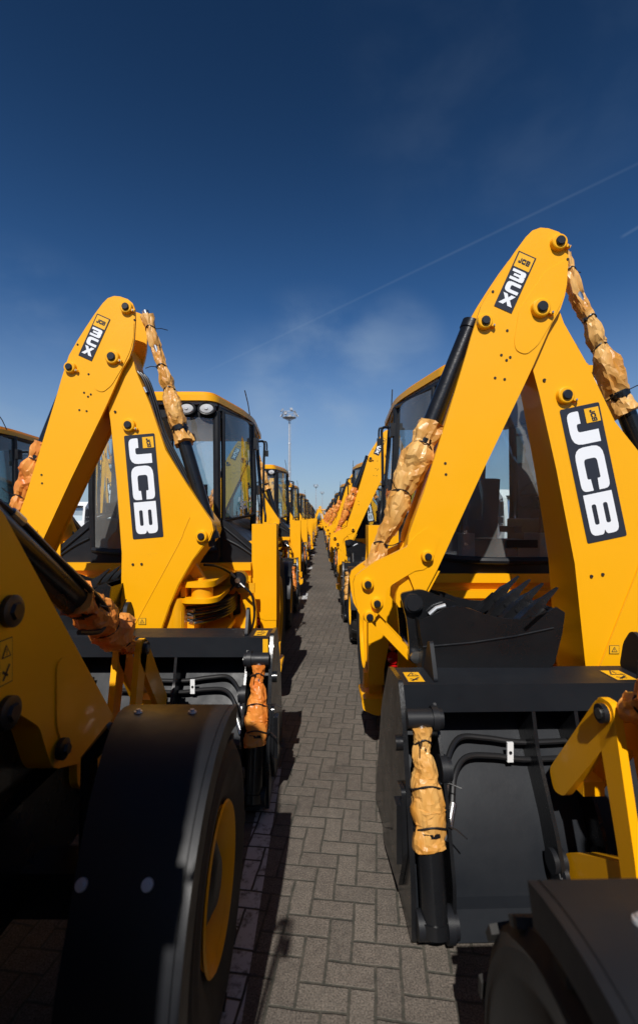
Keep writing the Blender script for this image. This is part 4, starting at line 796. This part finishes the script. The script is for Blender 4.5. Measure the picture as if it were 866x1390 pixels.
# ------------------------------------------------------------------ lighting masts
def mast(x, y, h, label, s=1.0):
    root = bpy.data.objects.new('lighting_mast', None); COL.objects.link(root); root.location = (x, y, 0); root['label'] = label; root['category'] = 'light mast'; root['group'] = 'tall lighting masts over the yard'
    m = MB('galv'); m.cyl((0, 0, 0), (0, 0, h * .5), .34, .27, 16); m.cyl((0, 0, h * .5), (0, 0, h * .76), .27, .22, 16); m.cyl((0, 0, h * .76), (0, 0, h), .20, .16, 16); m.cyl((0, 0, 0), (0, 0, .1), .6, seg=16)
    for q in (.5, .76): m.cyl((0, 0, h * q - .2), (0, 0, h * q + .1), .31, .26, 16)
    m.tube([(.42, -.1, 1), (.34, -.1, h)], .03, 6); m.done('mast_column', root)
    m = MB('galv'); ring = lambda r, z: [(r * math.cos(a), r * math.sin(a), z) for a in [6.2832 * k / 24 for k in range(25)]]
    m.tube(ring(1.45, h - .15), .07, 6); m.tube(ring(1.45, h + 1.0), .05, 6); m.tube(ring(.6, h - .3), .09, 6); m.lathe([(-.12, .3), (-.12, 1.5), (-.05, 1.5), (-.05, .3)], (0, 0, h - .05), 'z', 24)
    for k in range(8):
        a = 6.2832 * k / 8; m.tube([(1.45 * math.cos(a), 1.45 * math.sin(a), h - .15), (1.45 * math.cos(a), 1.45 * math.sin(a), h + 1.0)], .035, 6); m.tube([(.2 * math.cos(a), .2 * math.sin(a), h - .8), (1.4 * math.cos(a), 1.4 * math.sin(a), h - .15)], .04, 6)
    m.done('head_platform', root)
    for k in range(9):
        a = 6.2832 * (k + .2) / 9; z = h + (1.35 if k % 2 else .45); c = Vector((1.75 * math.cos(a), 1.75 * math.sin(a), z)); rt = Matrix.Rotation(a, 4, 'Z') @ Matrix.Rotation(R(52), 4, 'Y')
        m = MB('galv'); m.box(c, (.75, .55, .22), rt, .06); m.use('lens').box(c + rt.to_3x3() @ Vector((.0, 0, -.125)), (.6, .42, .03), rt, .01); m.use('galv').tube([c, (1.45 * math.cos(a), 1.45 * math.sin(a), z - .35)], .05, 6); m.done('floodlight', root)
    return root
mast(-6.9, 103, 24.2, 'tall galvanised lighting mast with a ring of floodlights above the left row')
mast(-3.2, 330, 24.0, 'distant lighting mast just left of the end of the aisle')
mast(1.6, 420, 24.0, 'thin distant lighting mast over the end of the aisle')

# ------------------------------------------------------------------ white lorries beyond the left rows
def lorry(x, y, rz, label):
    root = bpy.data.objects.new('lorry', None); COL.objects.link(root); root.location = (x, y, 0); root.rotation_euler = (0, 0, rz); root['label'] = label; root['category'] = 'lorry'; root['group'] = 'white lorries parked in the yard'
    m = MB('wpaint'); m.prism([(-.95, .75), (-1.05, 1.6), (-.92, 2.55), (-.6, 2.85), (.85, 2.95), (.95, 2.6), (.95, .75)], 'x', -1.2, 1.2, .06); m.use('blackp').bb(-1.22, 1.22, -1.1, .9, .45, .85, .04); m.done('cab_shell', root)
    m = MB('blackp'); m.bb(-1.05, 1.05, -1.16, -.75, 2.5, 2.62, .03); m.done('sun_visor', root)
    m = MB('glass'); m.sheet([[(-1.05, -1.045, 1.65), (1.05, -1.045, 1.65)], [(-1.05, -.955, 2.45), (1.05, -.955, 2.45)]]); m.use('inner').sheet([[(-1.05, -1.035, 1.65), (1.05, -1.035, 1.65)], [(-1.05, -.945, 2.45), (1.05, -.945, 2.45)]]); m.done('windscreen', root)
    for s in (-1, 1):
        m = MB('blackp'); m.tube([(s * 1.2, -.9, 2.5), (s * 1.42, -1.05, 2.45), (s * 1.42, -1.05, 1.6), (s * 1.2, -.9, 1.6)], .025, 6); m.box((s * 1.42, -1.08, 2.15), (.22, .1, .5), bev=.03); m.box((s * 1.42, -1.08, 1.75), (.2, .1, .22), bev=.03); m.done('door_mirror', root)
        m = MB('lens'); m.bb(s * .75, s * 1.1, -1.13, -1.09, .85, 1.02, .01); m.done('headlight', root)
        for yy in (0, 3.4, 4.7):
            m = MB('rubber'); m.lathe([(-.15, .27), (-.15, .46), (-.1, .5), (.1, .5), (.15, .46), (.15, .27)], (s * 1.02, yy, .5), 'x', 28); m.use('galv').lathe([(-.06, 0), (-.06, .28), (.06, .28), (.06, 0)], (s * 1.02, yy, .5), 'x', 24); m.done('wheel', root)
    m = MB('blackp'); m.bb(-.42, -.32, .8, 6, .7, .95, .01); m.bb(.32, .42, .8, 6, .7, .95, .01); m.bb(-1, 1, .98, 1.2, .8, 2.4, .03); m.done('chassis', root)
    return root
for i, (x, y) in enumerate([(-16.3, 31), (-19.2, 31.3), (-22.2, 31.1), (-13.4, 31.2), (7.4, 17.5)]):
    lorry(x, y, R(180 if False else 4 * (i - 1)), ['white lorry cab with black visor seen between the digger arm and the cab', 'white lorry second from the right in the parked line', 'white lorry at the left end of the parked line', 'white lorry at the right end of the line, behind the left cabs', 'white lorry behind the right row, seen only through the glass of the big cab'][i])
